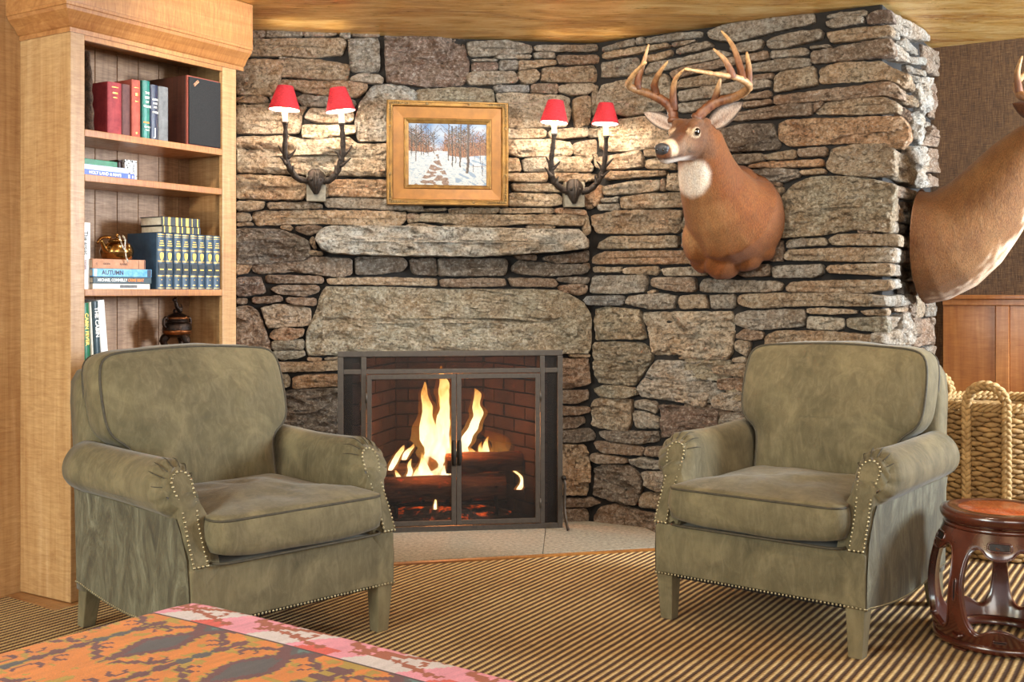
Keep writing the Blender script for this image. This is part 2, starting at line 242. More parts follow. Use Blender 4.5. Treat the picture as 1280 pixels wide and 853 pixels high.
BREAST_STONES = '''
b 306.9,37.3 332.2,37.8 331.6,45.9 306.9,47.4
g 333.5,36.9 378.1,37.3 377.8,44.8 332.2,46.3
g 379.6,37.3 424.1,38.2 419.4,43.4 392.2,45.3 379.1,44.8
g 425.0,37.8 437.2,36.5 437.8,46.3 433.4,48.5 424.6,44.4
b 439.1,39.7 470.0,38.4 475.6,43.4 464.4,45.9 440.0,44.8
t 301.3,48.1 428.8,46.3 434.0,50.9 427.8,67.8 395.0,70.6 314.4,69.1 301.3,69.1
g 435.3,48.1 470.9,45.9 474.7,51.9 474.7,87.5 470.0,89.0 440.0,89.0 437.2,76.3
r 480.9,41.6 581.3,43.4 583.1,63.1 587.8,71.6 587.3,85.6 581.3,105.3 534.4,108.1 483.7,102.5 481.9,76.3
g 437.2,95.9 453.1,90.1 473.8,93.1 479.8,97.8 478.4,104.4 458.8,102.5 438.1,99.7
t 295.3,73.4 354.7,74.0 354.7,78.1 346.3,113.8 340.6,118.4 295.3,117.5
t 356.6,72.5 395.0,73.4 438.1,80.0 435.3,98.8 410.0,99.7 350.0,95.0
g 347.8,69.3 357.1,69.7 356.0,74.0 349.6,73.8
o 350.0,98.8 410.0,101.0 445.6,101.0 459.7,104.4 458.8,111.9 447.5,121.3 421.3,119.8 380.0,115.6 365.0,109.1 347.2,107.2
g 376.3,118.4 402.5,119.4 421.3,122.8 440.0,123.1 445.6,126.9 444.7,132.5 410.0,132.5 378.1,131.6 370.6,124.1
c 295.6,120.3 329.4,119.4 336.9,125.0 333.1,128.4 295.6,127.8
c 335.9,119.8 372.5,120.3 369.7,128.8 341.6,127.8
c 295.6,131.0 335.0,129.7 383.8,132.9 377.2,141.9 376.3,158.8 372.5,166.3 295.6,166.6
c 387.5,135.3 410.0,134.4 440.0,134.8 442.8,143.8 440.0,151.3 421.3,153.5 395.0,152.2 380.0,146.6
c 378.1,154.6 421.3,156.5 444.7,155.9 444.7,166.3 417.5,170.0 395.0,172.8 377.2,170.9
w 466.3,106.6 485.0,104.4 515.0,109.1 523.4,117.5 523.4,125.0 523.4,151.3 483.1,175.6 449.4,177.1 444.7,166.3 443.8,151.3 449.4,128.8
n 521.3,110.9 566.3,109.1 616.9,110.9 618.8,132.5 617.8,140.0 524.1,140.0
g 585.0,50.9 630.0,49.4 648.8,52.8 665.3,57.5 664.7,65.9 615.0,69.1 588.8,69.7 585.0,63.1
g 616.9,70.6 631.9,68.2 664.7,67.6 664.1,72.1 624.4,73.3
g 588.8,73.1 622.5,73.6 623.4,75.7 590.6,76.3
r 590.6,77.4 623.4,77.8 623.4,86.6 590.6,88.4
l 624.8,75.1 648.8,74.4 647.8,86.6 625.7,87.5
t 648.8,74.4 696.6,74.4 696.6,79.6 652.5,86.8 648.4,86.6
g 585.0,91.6 590.6,88.8 622.5,88.8 644.1,88.8 648.8,95.9 646.9,102.5 615.0,104.8 586.9,105.3 583.5,98.8
t 648.2,88.8 669.4,86.0 675.4,90.3 674.1,98.8 665.6,103.4 654.4,104.4 649.7,96.9
l 616.9,106.6 661.9,105.9 662.3,114.3 620.6,114.3
t 678.8,84.7 716.3,82.8 742.5,80.9 749.1,89.4 746.3,101.6 714.4,102.5 676.9,100.6
g 667.5,56.6 697.5,55.6 748.1,55.6 748.1,63.1 697.5,63.5 668.4,62.2
g 667.5,65.0 692.8,64.4 695.3,72.1 668.4,71.8
b 695.6,68.8 750.0,67.8 751.9,78.1 725.6,80.0 699.4,79.6
b 664.1,105.3 698.4,103.8 699.0,114.7 697.5,116.0 664.1,115.3
c 700.1,106.3 720.0,103.8 744.4,103.4 744.8,110.9 735.0,117.1 716.3,118.6 700.7,113.8
c 620.6,116.6 645.9,116.0 660.0,116.9 705.0,117.9 713.4,122.2 715.3,140.0 708.8,157.8 630.0,158.4 622.5,132.5
t 718.1,122.2 735.0,118.8 738.8,119.8 739.1,140.0 737.8,155.0 720.0,158.4 717.2,140.0
t 741.6,110.0 748.1,104.8 748.5,140.0 742.5,144.7 740.3,132.5
c 630.0,160.1 678.8,160.3 685.3,164.4 680.6,171.9 630.0,172.8
c 687.6,162.9 697.5,160.1 735.0,159.5 735.9,166.3 734.1,170.6 701.3,172.4 688.1,169.6
c 737.3,160.1 749.1,160.1 749.1,170.6 738.2,171.1
c 742.5,145.6 749.1,142.8 749.1,158.4 741.6,158.4
c 630.0,174.6 690.0,173.9 713.4,177.8 717.2,186.3 716.3,193.8 690.0,195.3 648.8,195.3 630.0,190.0
c 717.2,179.7 731.3,175.4 746.6,173.9 747.2,190.9 735.0,194.3 720.0,194.3 717.8,186.3
t 630.0,196.6 649.7,197.9 651.6,208.8 651.6,214.4 630.0,214.4
c 653.8,198.4 682.5,196.6 727.5,195.6 737.8,202.2 743.4,208.8 741.6,214.4 697.5,214.6 656.6,214.0
c 732.2,194.7 740.6,193.4 742.5,199.8 736.9,200.9
c 742.5,193.4 747.2,192.3 747.2,205.0 745.3,203.1
t 630.0,217.2 684.4,215.9 685.3,226.6 678.8,227.9 630.0,225.6
t 690.0,216.3 731.3,217.2 747.2,218.1 747.2,224.7 721.9,227.9 694.7,226.0
t 639.4,229.0 686.3,229.4 705.0,235.0 703.1,240.3 675.0,239.7 641.3,238.4
t 637.5,241.0 697.5,242.5 704.1,247.2 703.1,255.6 688.1,258.1 637.5,257.1
o 731.3,238.8 745.3,235.0 746.6,242.5 744.4,259.4 736.9,261.3 731.3,255.6
t 705.0,229.4 731.3,229.0 730.3,257.5 705.9,257.5
o 694.1,259.8 733.1,262.2 734.1,269.3 695.1,265.9
t 626.3,260.7 693.4,260.3 693.4,266.1 624.4,266.5
t 561.0,260.3 626.3,259.4 622.5,266.5 562.9,266.9
t 508.1,261.3 560.3,260.3 558.4,263.1 510.0,264.3
t 525.0,266.5 641.3,268.8 712.5,268.2 732.8,271.0 731.3,281.9 716.3,282.4 656.3,280.0 603.8,283.4 543.8,277.8 521.3,276.3
b 510.0,266.9 523.1,267.3 519.8,274.8 508.1,273.6
c 657.2,282.3 678.8,280.9 695.6,282.8 694.7,285.6 660.0,284.9
t 551.6,281.9 585.0,281.3 592.5,283.8 590.6,286.0 555.0,285.6
t 508.1,280.0 528.8,279.4 549.9,283.8 547.5,286.0 510.0,286.0
w 394.0,297.0 398.0,288.0 412.0,282.0 520.0,283.0 600.0,284.5 680.0,286.0 726.0,286.5 736.0,298.0 737.0,310.0 700.0,314.0 640.0,317.5 600.0,320.0 540.0,319.5 480.0,319.0 415.0,316.0 400.0,309.0
c 295.6,170.3 359.4,169.4 380.0,174.1 406.3,172.2 436.3,171.3 445.6,178.8 488.8,180.1 488.8,219.6 451.3,220.0 421.3,218.7 357.5,216.8 295.6,214.4
t 295.3,218.1 336.9,218.5 380.0,222.8 381.9,242.5 378.1,249.6 346.3,249.6 295.3,248.1
t 380.0,223.4 410.0,223.4 410.9,245.3 381.9,249.6
o 410.0,228.4 421.3,224.1 451.3,224.1 488.8,225.1 488.8,246.8 440.0,245.9 410.9,244.9
t 295.3,251.3 331.3,251.3 329.4,259.4 314.4,263.1 295.3,262.8
t 333.5,253.2 380.0,252.3 402.5,255.1 404.4,259.4 380.0,261.4 335.0,260.9
g 404.8,248.5 440.0,247.0 486.9,249.1 490.6,257.9 515.0,258.4 530.0,258.8 528.1,262.2 488.8,262.2 458.8,260.9 410.0,259.0 405.3,255.6
t 295.3,265.4 310.6,265.9 315.3,273.4 312.5,276.3 295.3,276.6
t 295.3,278.5 316.3,278.5 317.4,281.5 295.3,282.4
t 317.2,265.0 327.5,263.1 421.3,263.1 507.5,265.0 507.9,274.4 500.0,282.4 458.8,282.4 402.5,279.6 321.9,281.9 315.3,272.5
t 350.0,282.8 361.3,281.3 366.9,284.7 363.1,288.6 350.4,285.6
b 369.1,283.2 395.0,281.3 403.1,283.8 395.0,290.9 385.6,294.3 370.6,289.4
d 295.3,285.3 350.0,286.9 372.5,294.4 386.6,302.5 387.5,310.0 387.5,319.4 381.9,325.6 359.4,327.4 327.5,329.9 295.3,330.3
t 386.9,298.2 392.2,295.8 394.1,304.4 395.6,311.5 392.6,311.9 387.9,304.4
t 385.6,314.1 395.0,313.2 404.4,315.6 403.1,319.4 386.0,318.4
t 509.8,268.2 524.4,268.4 523.4,277.2 510.7,277.8
o 295.3,325.0 314.4,325.9 313.4,332.5 309.7,340.9 295.3,343.4
b 313.8,334.4 317.2,325.4 353.8,322.6 387.5,320.7 421.3,322.6 440.0,324.4 440.0,342.8 426.9,346.8 402.5,344.3 368.8,339.6 325.6,342.4 315.7,339.1
d 444.1,321.6 488.8,320.1 505.6,322.6 510.3,330.6 503.8,338.7 477.5,342.4 444.1,343.4
d 512.3,324.4 538.1,322.6 545.6,323.5 547.5,344.7 519.4,343.4 514.1,338.1
d 547.9,323.5 631.9,323.5 636.0,328.8 631.9,344.3 577.5,345.3 548.6,344.7
d 639.8,334.4 648.8,325.8 697.5,330.1 735.0,331.0 737.3,338.1 731.3,342.4 688.1,345.3 656.3,343.4 641.6,339.6
b 641.3,319.4 671.3,318.4 671.3,325.0 648.8,324.1
b 678.8,321.3 736.5,314.7 736.9,325.0 734.1,328.4 697.5,328.8 680.6,325.0
r 295.3,347.5 325.6,346.0 331.3,364.4 330.3,367.2 301.3,370.6 295.3,370.4
b 331.6,344.1 402.5,345.6 404.8,349.4 404.4,354.6 365.0,354.3 332.6,353.7
b 336.9,361.0 351.9,356.9 396.9,356.9 400.6,359.7 396.9,366.3 380.0,370.6 348.1,367.8
b 295.3,373.2 308.8,373.2 308.8,379.8 295.3,380.5
b 314.4,372.3 346.3,370.0 353.4,371.9 353.4,377.1 331.3,379.4 316.3,379.4
b 357.5,372.3 395.0,372.8 395.0,382.8 372.5,381.8 356.9,377.5
t 408.5,348.4 477.5,346.9 547.3,348.6 546.9,357.4 458.8,356.1 410.4,355.4
b 549.8,349.4 603.8,347.9 631.9,348.8 632.8,357.4 585.0,359.3 551.6,358.4
b 635.1,347.5 693.8,348.8 698.1,354.1 695.6,358.8 639.8,358.4
d 696.0,348.4 712.5,346.4 737.8,346.9 736.9,354.6 716.3,354.6 698.8,351.3
b 698.8,357.8 716.3,355.4 735.0,356.3 734.6,366.8 723.8,369.3 701.6,364.4
n 384.0,445.0 382.0,430.0 384.0,413.0 395.0,389.0 402.0,364.0 407.0,358.5 478.0,359.0 545.0,361.5 613.0,362.0 671.0,362.0 697.0,363.0 716.0,369.5 731.0,380.0 738.5,395.0 739.5,422.0 738.0,442.0 560.0,443.5
c 326.0,384.4 344.4,380.7 372.5,381.6 388.4,386.9 388.4,407.1 353.8,409.0 334.1,410.9 330.3,400.0
o 336.3,420.6 340.6,412.6 355.6,409.8 368.8,411.6 380.9,410.7 378.1,420.3 361.3,426.8 341.0,424.9
n 339.5,426.6 380.0,424.8 380.0,437.1 340.1,438.1
n 340.6,439.4 380.0,437.9 382.8,444.1 372.5,448.4 353.8,450.6 343.4,447.4
b 295.3,383.5 310.6,382.0 321.9,389.1 330.3,409.8 336.9,430.0 338.8,448.4 327.5,452.5 295.3,452.5
t 323.8,452.9 365.0,453.8 395.0,452.9 427.8,451.0 427.8,462.8 402.5,464.3 365.0,465.3 323.8,465.6
t 384.1,447.3 402.5,448.2 402.5,451.2 391.3,452.5 384.1,450.6
t 405.3,448.2 427.8,446.3 427.8,449.3 405.3,450.6
n 323.8,468.8 359.4,468.8 363.1,475.0 361.3,484.0 342.5,488.7 323.8,491.9
o 365.4,472.6 380.0,468.8 427.8,467.9 427.8,483.1 395.0,484.0 366.3,486.8
d 323.8,495.1 365.0,488.5 427.8,484.8 427.8,542.9 335.0,545.3 323.8,545.3
t 711.6,443.7 738.8,443.3 738.8,446.7 713.4,446.5
b 699.0,449.2 737.2,448.1 739.0,480.1 715.8,486.6 699.0,485.8
b 699.0,488.9 736.4,488.4 736.9,498.7 720.9,505.4 699.0,504.4
b 699.0,508.2 738.5,509.5 739.0,515.4 720.9,519.3 699.0,519.3
b 699.0,522.4 731.3,521.9 733.3,528.3 720.9,535.6 699.0,536.8
d 699.0,539.2 739.0,536.6 746.7,543.8 744.9,550.3 720.9,554.4 699.0,553.4
t 699.0,556.4 732.5,557.2 737.2,573.5 738.5,588.9 735.1,619.4 720.9,619.9 699.0,618.6
b 699.0,624.3 741.6,623.5 753.2,627.6 736.4,634.8 699.0,635.9
b 699.0,638.5 733.8,637.2 736.4,643.1 735.1,654.7 709.3,658.1 699.0,658.1
c 730.0,198.4 738.0,200.5 738.9,211.7 730.0,214.8
t 730.0,218.2 739.5,217.4 739.5,225.8 730.0,227.5
t 730.0,266.5 735.3,268.0 739.5,286.6 738.4,292.5 730.0,294.6
b 730.0,298.6 735.9,298.6 735.9,310.4 730.0,311.5
d 730.0,313.4 737.2,313.4 735.9,322.0 730.0,326.2
b 730.0,329.2 738.0,329.2 738.0,336.8 730.0,338.9
'''  # near the sconces the cream and orange codes include lamp light
WING_STONES = '''
g 750.0,60.1 772.2,52.1 791.2,47.9 793.3,55.9 768.0,61.2 751.1,63.9
g 793.3,47.7 802.8,46.0 802.8,54.4 795.0,55.9
g 805.5,47.9 835.5,41.6 875.5,38.4 876.0,44.9 848.1,49.1 805.9,54.0
t 751.1,66.4 793.3,58.4 834.4,53.2 834.4,57.6 793.3,66.0 752.1,73.0
g 838.6,53.2 856.6,50.0 869.2,49.6 856.6,55.5 839.7,58.2
g 843.9,61.6 865.0,54.2 886.1,51.0 889.3,57.0 877.7,60.8 845.0,67.1
g 884.4,39.0 907.2,30.0 940.9,24.7 1000.0,16.9 1015.8,14.8 1015.8,27.4 972.6,37.5 919.8,51.3 894.5,50.2 885.0,46.4
g 909.3,60.5 919.8,54.2 949.4,48.5 953.2,51.7 947.3,61.8 919.8,65.0
g 956.1,51.0 968.4,45.8 1000.0,38.4 1027.0,36.3 1025.3,47.7 972.6,59.7 958.9,59.7
t 802.1,71.1 838.6,61.6 838.6,68.1 818.6,75.5 803.2,75.5
g 750.0,78.5 795.4,71.1 797.5,88.6 793.3,92.4 751.1,96.6
g 801.7,89.6 808.0,78.5 848.1,72.1 890.3,61.6 913.5,65.8 911.4,69.2 848.1,82.9 803.8,91.3
b 834.4,90.1 848.1,83.7 913.5,71.1 959.9,63.7 958.9,72.4 909.3,80.8 839.7,97.7
w 962.0,63.7 1000.0,59.5 1010.5,60.5 1008.4,68.1 962.0,72.4
g 918.8,82.7 940.9,78.9 983.1,72.1 1011.6,72.1 1011.6,81.8 968.4,88.2 940.9,88.6
t 838.6,105.9 848.1,99.6 909.3,86.9 917.7,92.8 898.8,105.0 841.8,110.3
w 846.0,114.3 877.7,108.0 919.8,101.7 962.0,99.6 962.0,107.2 919.8,114.5 890.3,120.9 847.1,126.1
b 919.8,97.0 936.7,94.1 966.3,90.7 963.7,97.7 937.8,99.8 920.9,101.3
t 965.6,113.9 967.3,95.3 974.7,89.0 1010.5,83.7 1016.9,82.3 1020.7,105.0 1004.2,108.2 968.4,114.5
b 922.0,119.8 962.0,112.2 962.0,120.9 928.3,124.0
b 924.1,127.6 963.1,123.2 963.1,129.3 929.3,134.6
b 890.3,145.5 925.1,139.2 1002.1,127.0 1014.8,126.6 1014.8,143.0 983.1,145.1 925.1,150.4 891.4,150.8
g 846.0,130.1 886.1,123.8 885.0,128.7 865.0,139.2 848.1,140.3
c 748.6,104.4 820.7,92.2 833.4,93.2 836.5,118.1 829.1,136.7 782.7,145.1 743.1,135.0 745.2,118.1
c 746.9,160.7 773.2,149.1 803.8,144.5 835.5,147.7 836.5,181.4 797.5,186.3 761.6,189.4 748.6,185.6
d 894.5,161.8 926.2,154.8 964.1,154.0 968.8,168.8 973.6,181.4 970.5,186.3 911.4,189.4 894.5,175.1
o 970.5,155.4 984.6,149.8 1067.1,146.1 1125.4,144.9 1135.1,157.8 1137.0,174.3 1125.4,185.2 1067.1,177.9 987.0,182.8 972.9,174.8
t 1018.6,135.9 1033.1,126.7 1057.4,121.4 1105.9,121.4 1124.9,131.1 1122.9,140.3 1067.1,142.7 1017.8,142.3
t 1021.9,83.8 1055.0,77.0 1101.1,75.7 1115.7,85.4 1137.0,93.9 1130.2,108.8 1110.8,99.0 1022.7,103.9
b 1013.0,64.3 1067.1,52.7 1112.0,47.8 1117.6,60.7 1116.9,69.9 1110.8,69.9 1014.2,79.1
t 1032.4,40.1 1067.1,34.5 1110.8,30.8 1115.7,36.4 1112.7,43.7 1072.0,49.3 1037.2,52.9
g 1030.0,20.6 1047.7,15.1 1081.7,11.4 1084.1,17.7 1033.1,22.6
g 1031.2,26.7 1050.1,21.1 1078.0,19.4 1079.2,27.4 1042.8,34.0 1032.4,32.3
r 1082.2,19.4 1093.8,12.1 1113.2,11.4 1117.1,26.7 1084.1,29.9
g 1010.5,57.8 1036.8,55.1 1038.0,57.8 1012.5,60.0
b 965.1,118.9 1018.6,113.4 1112.0,100.5 1125.4,110.9 1128.3,125.0 1105.9,118.5 1042.8,124.5 965.1,129.4
b 1015.4,126.2 1029.5,125.5 1024.6,132.3 1016.1,140.8
t 950.4,193.8 993.7,186.8 994.7,198.0 957.8,199.7
b 995.5,186.2 1031.9,183.0 1032.6,194.9 996.7,195.7
g 911.4,193.8 949.4,191.0 954.7,199.7 930.4,204.9 913.9,204.3
o 932.4,207.2 950.6,202.8 1027.0,198.9 1028.3,207.7 970.0,209.1 933.6,209.1
d 936.7,212.1 972.6,210.0 997.9,212.7 1000.0,220.1 978.9,227.1 951.5,225.0
t 997.9,212.8 1029.5,210.8 1032.1,216.4 1001.6,218.4
b 953.6,227.5 975.7,227.9 974.7,232.8 954.7,232.8
t 954.7,234.3 977.9,233.8 978.5,240.2 964.1,251.8
t 1031.2,203.1 1040.4,185.3 1067.1,180.5 1109.6,179.3 1115.7,184.9 1117.6,218.8 1086.5,220.8 1042.8,217.1 1033.6,211.6
n 978.5,240.0 996.7,225.4 1023.4,219.3 1079.2,221.8 1117.6,230.3 1115.7,260.1 1111.3,291.2 1067.1,286.3 1018.6,294.8 970.0,297.3 967.1,277.1 967.1,260.1
b 1070.0,288.0 1088.9,286.8 1091.4,290.5 1072.0,291.2
t 979.7,303.8 987.0,299.4 1030.7,297.0 1035.1,306.2 984.6,308.7
t 1033.1,300.2 1042.8,293.4 1081.7,292.2 1110.8,292.9 1125.4,294.1 1125.4,308.2 1110.8,307.2 1040.4,306.2
t 980.2,318.4 987.0,312.8 1042.8,310.4 1108.4,309.1 1115.7,309.6 1116.4,328.6 1105.9,327.6 980.9,325.2
t 1030.0,335.4 1038.0,331.5 1105.9,329.8 1113.2,330.0 1114.4,344.6 1105.9,344.6 1033.6,340.9
g 963.9,335.4 970.0,332.9 1027.0,330.5 1027.8,340.2 1018.6,346.5 965.1,347.5
t 981.4,358.4 991.8,352.8 1042.8,350.4 1105.9,350.4 1113.2,350.9 1114.4,361.6 1079.2,366.4 982.6,364.5
g 872.9,354.8 880.3,348.9 930.9,351.0 973.1,352.1 979.0,355.9 975.2,363.9 909.8,366.0 874.4,364.9
t 921.4,370.9 930.0,368.1 997.5,366.3 1053.8,366.6 1106.3,370.0 1110.0,371.9 1110.0,383.5 1091.3,383.1 1016.3,382.4 941.2,385.6 924.4,381.8 921.0,375.6
g 916.5,394.4 931.9,388.8 978.8,387.3 1005.0,387.6 1006.1,400.0 1004.1,408.6 960.0,411.8 937.5,412.8 918.2,405.6
c 1006.3,386.9 1021.9,385.0 1070.3,388.4 1070.6,392.1 1035.0,393.1 1007.3,392.1
t 1072.9,389.3 1108.1,386.3 1110.0,394.9 1080.4,394.0
c 1008.4,395.7 1053.8,398.1 1053.8,410.9 1042.5,413.1 1008.2,411.3
n 1056.4,398.5 1091.3,396.6 1108.1,396.3 1110.0,406.6 1110.0,417.4 1081.9,413.7 1057.9,409.4
t 954.4,422.5 971.3,413.9 1035.0,414.4 1102.5,421.0 1109.1,422.5 1109.1,441.3 954.4,441.3
t 751.1,221.2 759.5,214.2 831.3,213.2 832.3,218.6 793.3,221.8 759.5,224.5
c 751.1,233.2 793.3,225.8 823.9,224.8 822.8,237.6 793.3,241.4 753.6,244.0
b 825.3,223.3 830.8,223.3 830.2,238.7 824.9,238.0
c 832.3,217.4 850.2,215.3 854.5,238.0 832.7,238.0
g 749.4,248.6 771.1,245.9 772.2,252.4 750.5,253.4
g 745.8,256.0 771.1,254.3 773.2,259.1 771.1,262.9 746.5,262.9
t 773.7,246.9 810.2,241.6 853.4,240.6 854.5,258.7 814.4,260.4 776.8,260.8
t 737.8,269.7 768.0,263.8 822.8,261.7 851.9,262.7 850.2,273.9 847.1,290.4 793.3,292.9 745.2,291.4 739.9,282.3
t 745.2,305.5 761.6,295.4 814.4,295.4 845.6,294.4 846.0,309.3 803.8,310.4 746.2,311.0
o 738.9,320.3 755.3,314.4 824.9,313.4 865.0,313.4 870.3,329.4 814.4,330.4 739.9,330.0
c 851.7,278.1 856.6,265.9 865.0,278.1 860.8,287.2 849.6,287.2
g 850.7,291.2 869.2,293.3 871.3,309.8 850.7,309.8
t 802.1,187.4 820.7,186.2 829.1,194.8 803.2,195.4
t 805.3,200.1 822.8,196.3 843.9,206.4 843.9,211.9 806.4,210.2
c 745.2,196.3 772.2,192.1 797.5,187.4 802.4,198.0 802.4,208.1 772.2,211.3 747.3,211.3
t 742.2,199.7 744.3,196.9 746.0,209.6 743.1,208.1
o 740.5,232.8 749.4,230.7 750.0,248.6 742.7,259.1 740.5,257.0
b 962.0,305.5 976.8,299.2 978.5,326.6 959.9,326.6
g 980.6,307.7 989.5,301.3 1004.2,297.1 1008.4,307.7 983.1,310.2
t 740.0,334.1 774.8,334.6 774.8,340.7 740.0,340.0
t 777.0,335.2 821.3,333.1 822.9,339.6 819.1,343.8 777.4,342.4
c 823.8,335.8 871.9,333.5 884.5,339.0 880.3,344.5 829.7,344.5
b 903.5,332.7 960.5,330.1 961.5,344.9 927.8,346.4
g 736.2,353.8 740.0,345.3 806.5,344.0 807.5,351.6 804.4,364.9 772.7,367.7 737.3,366.4
b 811.1,351.6 815.3,347.4 865.5,346.8 867.7,362.2 863.4,364.9 838.1,363.9 813.2,358.0
t 807.5,365.4 814.9,362.6 820.2,364.3 810.7,368.1
l 726.8,374.8 732.7,370.6 778.0,370.0 777.4,380.8 762.2,382.4 733.1,381.2
g 780.5,379.1 783.7,371.0 821.3,366.8 844.0,370.0 839.8,386.0 810.7,386.7 782.6,380.1
t 845.9,372.7 849.1,370.0 879.9,368.5 883.7,385.0 847.0,386.7
g 885.0,369.4 917.9,368.5 917.9,381.2 915.8,385.4 889.2,386.0
t 921.4,370.6 930.9,367.9 952.0,366.6 989.6,366.2 992.1,381.2 952.0,385.0 927.8,382.9 920.8,378.0
n 739.8,385.8 751.6,383.7 797.6,387.5 800.2,404.4 805.0,424.0 741.5,425.0
c 801.6,391.1 846.6,390.0 913.6,390.0 916.8,408.6 912.6,444.0 907.7,450.1 821.7,448.7 815.3,442.3
n 740.0,429.1 762.2,427.6 799.7,429.1 808.6,436.4 814.1,447.6 789.6,483.1 745.7,478.8 739.8,455.0
w 793.2,485.0 817.0,450.8 886.2,453.3 888.8,476.1 880.7,509.4 834.3,500.8 797.4,496.1
b 918.7,419.1 930.9,411.1 952.7,415.3 952.7,423.4 941.5,426.1 919.8,423.4
t 955.6,421.3 960.5,417.5 973.1,414.9 975.2,426.5 955.6,425.5
c 916.6,429.7 920.4,425.9 937.3,427.6 933.0,446.6 917.7,438.1
c 913.4,449.1 930.9,445.9 930.9,455.0 914.5,452.9
t 889.2,459.6 930.9,454.4 933.0,471.9 922.5,471.5 891.3,467.2
b 895.5,474.4 930.9,473.4 930.9,489.4 895.5,487.3
w 887.3,501.3 896.3,492.8 932.4,489.7 932.4,515.4 904.0,513.6 889.1,509.0
n 739.0,487.1 751.9,482.4 777.7,483.2 793.9,487.6 795.2,493.5 780.3,498.7 746.0,496.9
t 738.2,500.5 749.3,497.9 788.8,500.5 788.8,509.0 786.2,533.5 782.8,539.4 767.4,538.1 738.2,532.2 736.9,516.7
g 791.6,502.5 800.9,500.5 818.4,503.1 819.7,517.5 803.5,512.3 792.4,510.3
g 789.8,516.7 793.2,513.4 811.2,517.2 822.3,524.5 821.0,536.8 793.2,535.6 789.8,527.0
r 822.5,506.9 844.7,508.2 867.9,513.4 895.8,512.1 894.5,534.8 844.7,544.6 824.6,548.5
g 898.1,521.1 914.4,516.0 942.7,527.6 942.7,536.8 896.8,534.8
d 747.2,539.9 767.4,539.2 822.3,540.5 821.0,552.3 793.2,556.2 762.2,552.3 748.5,545.1
b 740.8,552.8 754.5,552.1 803.0,559.8 801.7,570.4 751.9,567.3 746.0,561.9
b 805.3,559.8 834.4,558.5 837.0,571.7 804.0,570.4
b 735.6,570.9 739.0,567.5 781.0,574.0 782.3,579.4 746.7,580.2 736.9,576.0
g 783.9,575.3 803.5,572.7 831.8,581.2 842.1,588.4 798.3,586.4 785.9,579.9
g 800.1,590.7 834.4,590.7 844.7,614.7 818.9,615.5 804.0,608.3
d 739.5,586.4 751.9,581.7 785.4,583.0 799.1,596.7 800.4,612.1 793.9,632.3 775.1,631.0 739.5,619.9
t 797.5,625.0 803.5,616.5 844.7,617.8 842.1,638.7 798.8,634.8
b 739.5,645.7 746.7,635.9 764.8,631.2 793.2,638.5 834.4,647.0 834.4,669.4 767.4,663.2 740.8,654.7
'''
FLANK_STONES = '''
w 1118.1,12.6 1139.9,27.2 1158.1,44.2 1159.3,51.7 1139.9,48.1 1125.4,35.9 1117.6,24.3
g 1125.4,51.5 1135.1,46.6 1149.6,61.2 1150.9,68.7 1139.9,65.1 1128.3,57.0
w 1116.1,31.6 1124.4,41.3 1124.4,50.5 1116.9,45.6
w 1118.1,53.4 1124.4,57.0 1139.9,70.4 1141.1,78.2 1125.4,74.8 1118.6,70.4
g 1141.6,70.6 1158.1,72.1 1158.1,80.8 1142.8,79.6
b 1158.6,53.9 1175.1,66.0 1176.3,96.6 1162.3,89.8 1160.6,72.8
g 1138.0,81.8 1159.3,89.1 1160.6,94.2 1139.2,89.8
g 1139.2,91.5 1153.3,97.6 1150.9,103.9 1140.4,99.0
t 1137.5,100.0 1146.0,103.7 1146.0,114.8 1136.8,110.5
w 1152.6,96.4 1167.8,97.6 1169.1,121.4 1164.2,144.0 1151.3,135.9 1150.1,116.5
b 1168.3,100.0 1178.3,109.2 1177.6,152.4 1165.9,144.4
t 1130.2,113.4 1150.4,123.8 1150.4,134.2 1130.7,128.7
b 1125.8,131.6 1143.1,140.1 1143.1,147.6 1137.5,153.7 1127.1,143.2
w 1145.3,138.9 1161.8,143.7 1169.1,155.4 1164.2,169.4 1156.9,181.6 1140.4,173.1 1142.8,155.4
b 1169.5,155.8 1177.6,165.1 1177.6,184.0 1159.8,180.9
w 1140.4,182.9 1159.3,182.9 1164.2,199.4 1161.8,234.1 1150.1,234.1 1145.3,211.6
b 1164.7,185.3 1177.6,187.8 1177.6,215.9 1162.3,214.0
b 1162.3,216.9 1180.0,226.6 1178.8,231.7 1163.5,234.1
t 1118.6,186.6 1139.9,195.1 1145.5,206.7 1143.1,231.7 1137.5,231.7 1118.1,219.6
b 1119.8,230.3 1147.9,239.5 1143.6,249.9 1137.5,249.9 1121.0,244.3
b 1128.3,252.8 1142.4,253.3 1141.1,269.3 1130.7,263.8
t 1118.6,248.0 1125.4,250.9 1132.2,269.8 1130.2,277.8 1117.6,274.7
g 1116.1,277.6 1137.5,282.4 1136.3,292.4 1115.7,290.5
t 1126.6,294.6 1137.0,295.8 1136.3,310.6 1126.6,308.2
w 1116.9,310.1 1131.4,311.6 1132.6,328.8 1117.1,328.3
b 1132.6,311.6 1141.1,312.8 1141.1,328.8 1133.6,328.8
g 1115.2,330.5 1129.0,331.7 1130.2,344.6 1115.7,344.6
w 1115.2,350.9 1127.8,349.2 1132.2,353.6 1127.8,360.4 1115.7,361.6
g 1110.9,371.3 1140.0,368.5 1145.6,370.4 1145.3,378.1 1128.8,382.8 1111.1,383.1
t 1123.1,386.3 1136.3,384.4 1136.3,388.4 1125.0,390.3
w 1128.8,394.4 1141.9,391.0 1145.6,429.6 1129.1,431.9
g 1111.1,396.6 1125.9,396.6 1125.9,407.1 1111.5,416.5
g 1111.1,418.8 1127.8,411.6 1127.8,431.5 1111.1,430.0
b 1140.9,382.6 1149.4,381.6 1155.0,396.3 1153.1,433.4 1147.1,431.9
'''  # whitish stones here have the window's daylight put into their colour
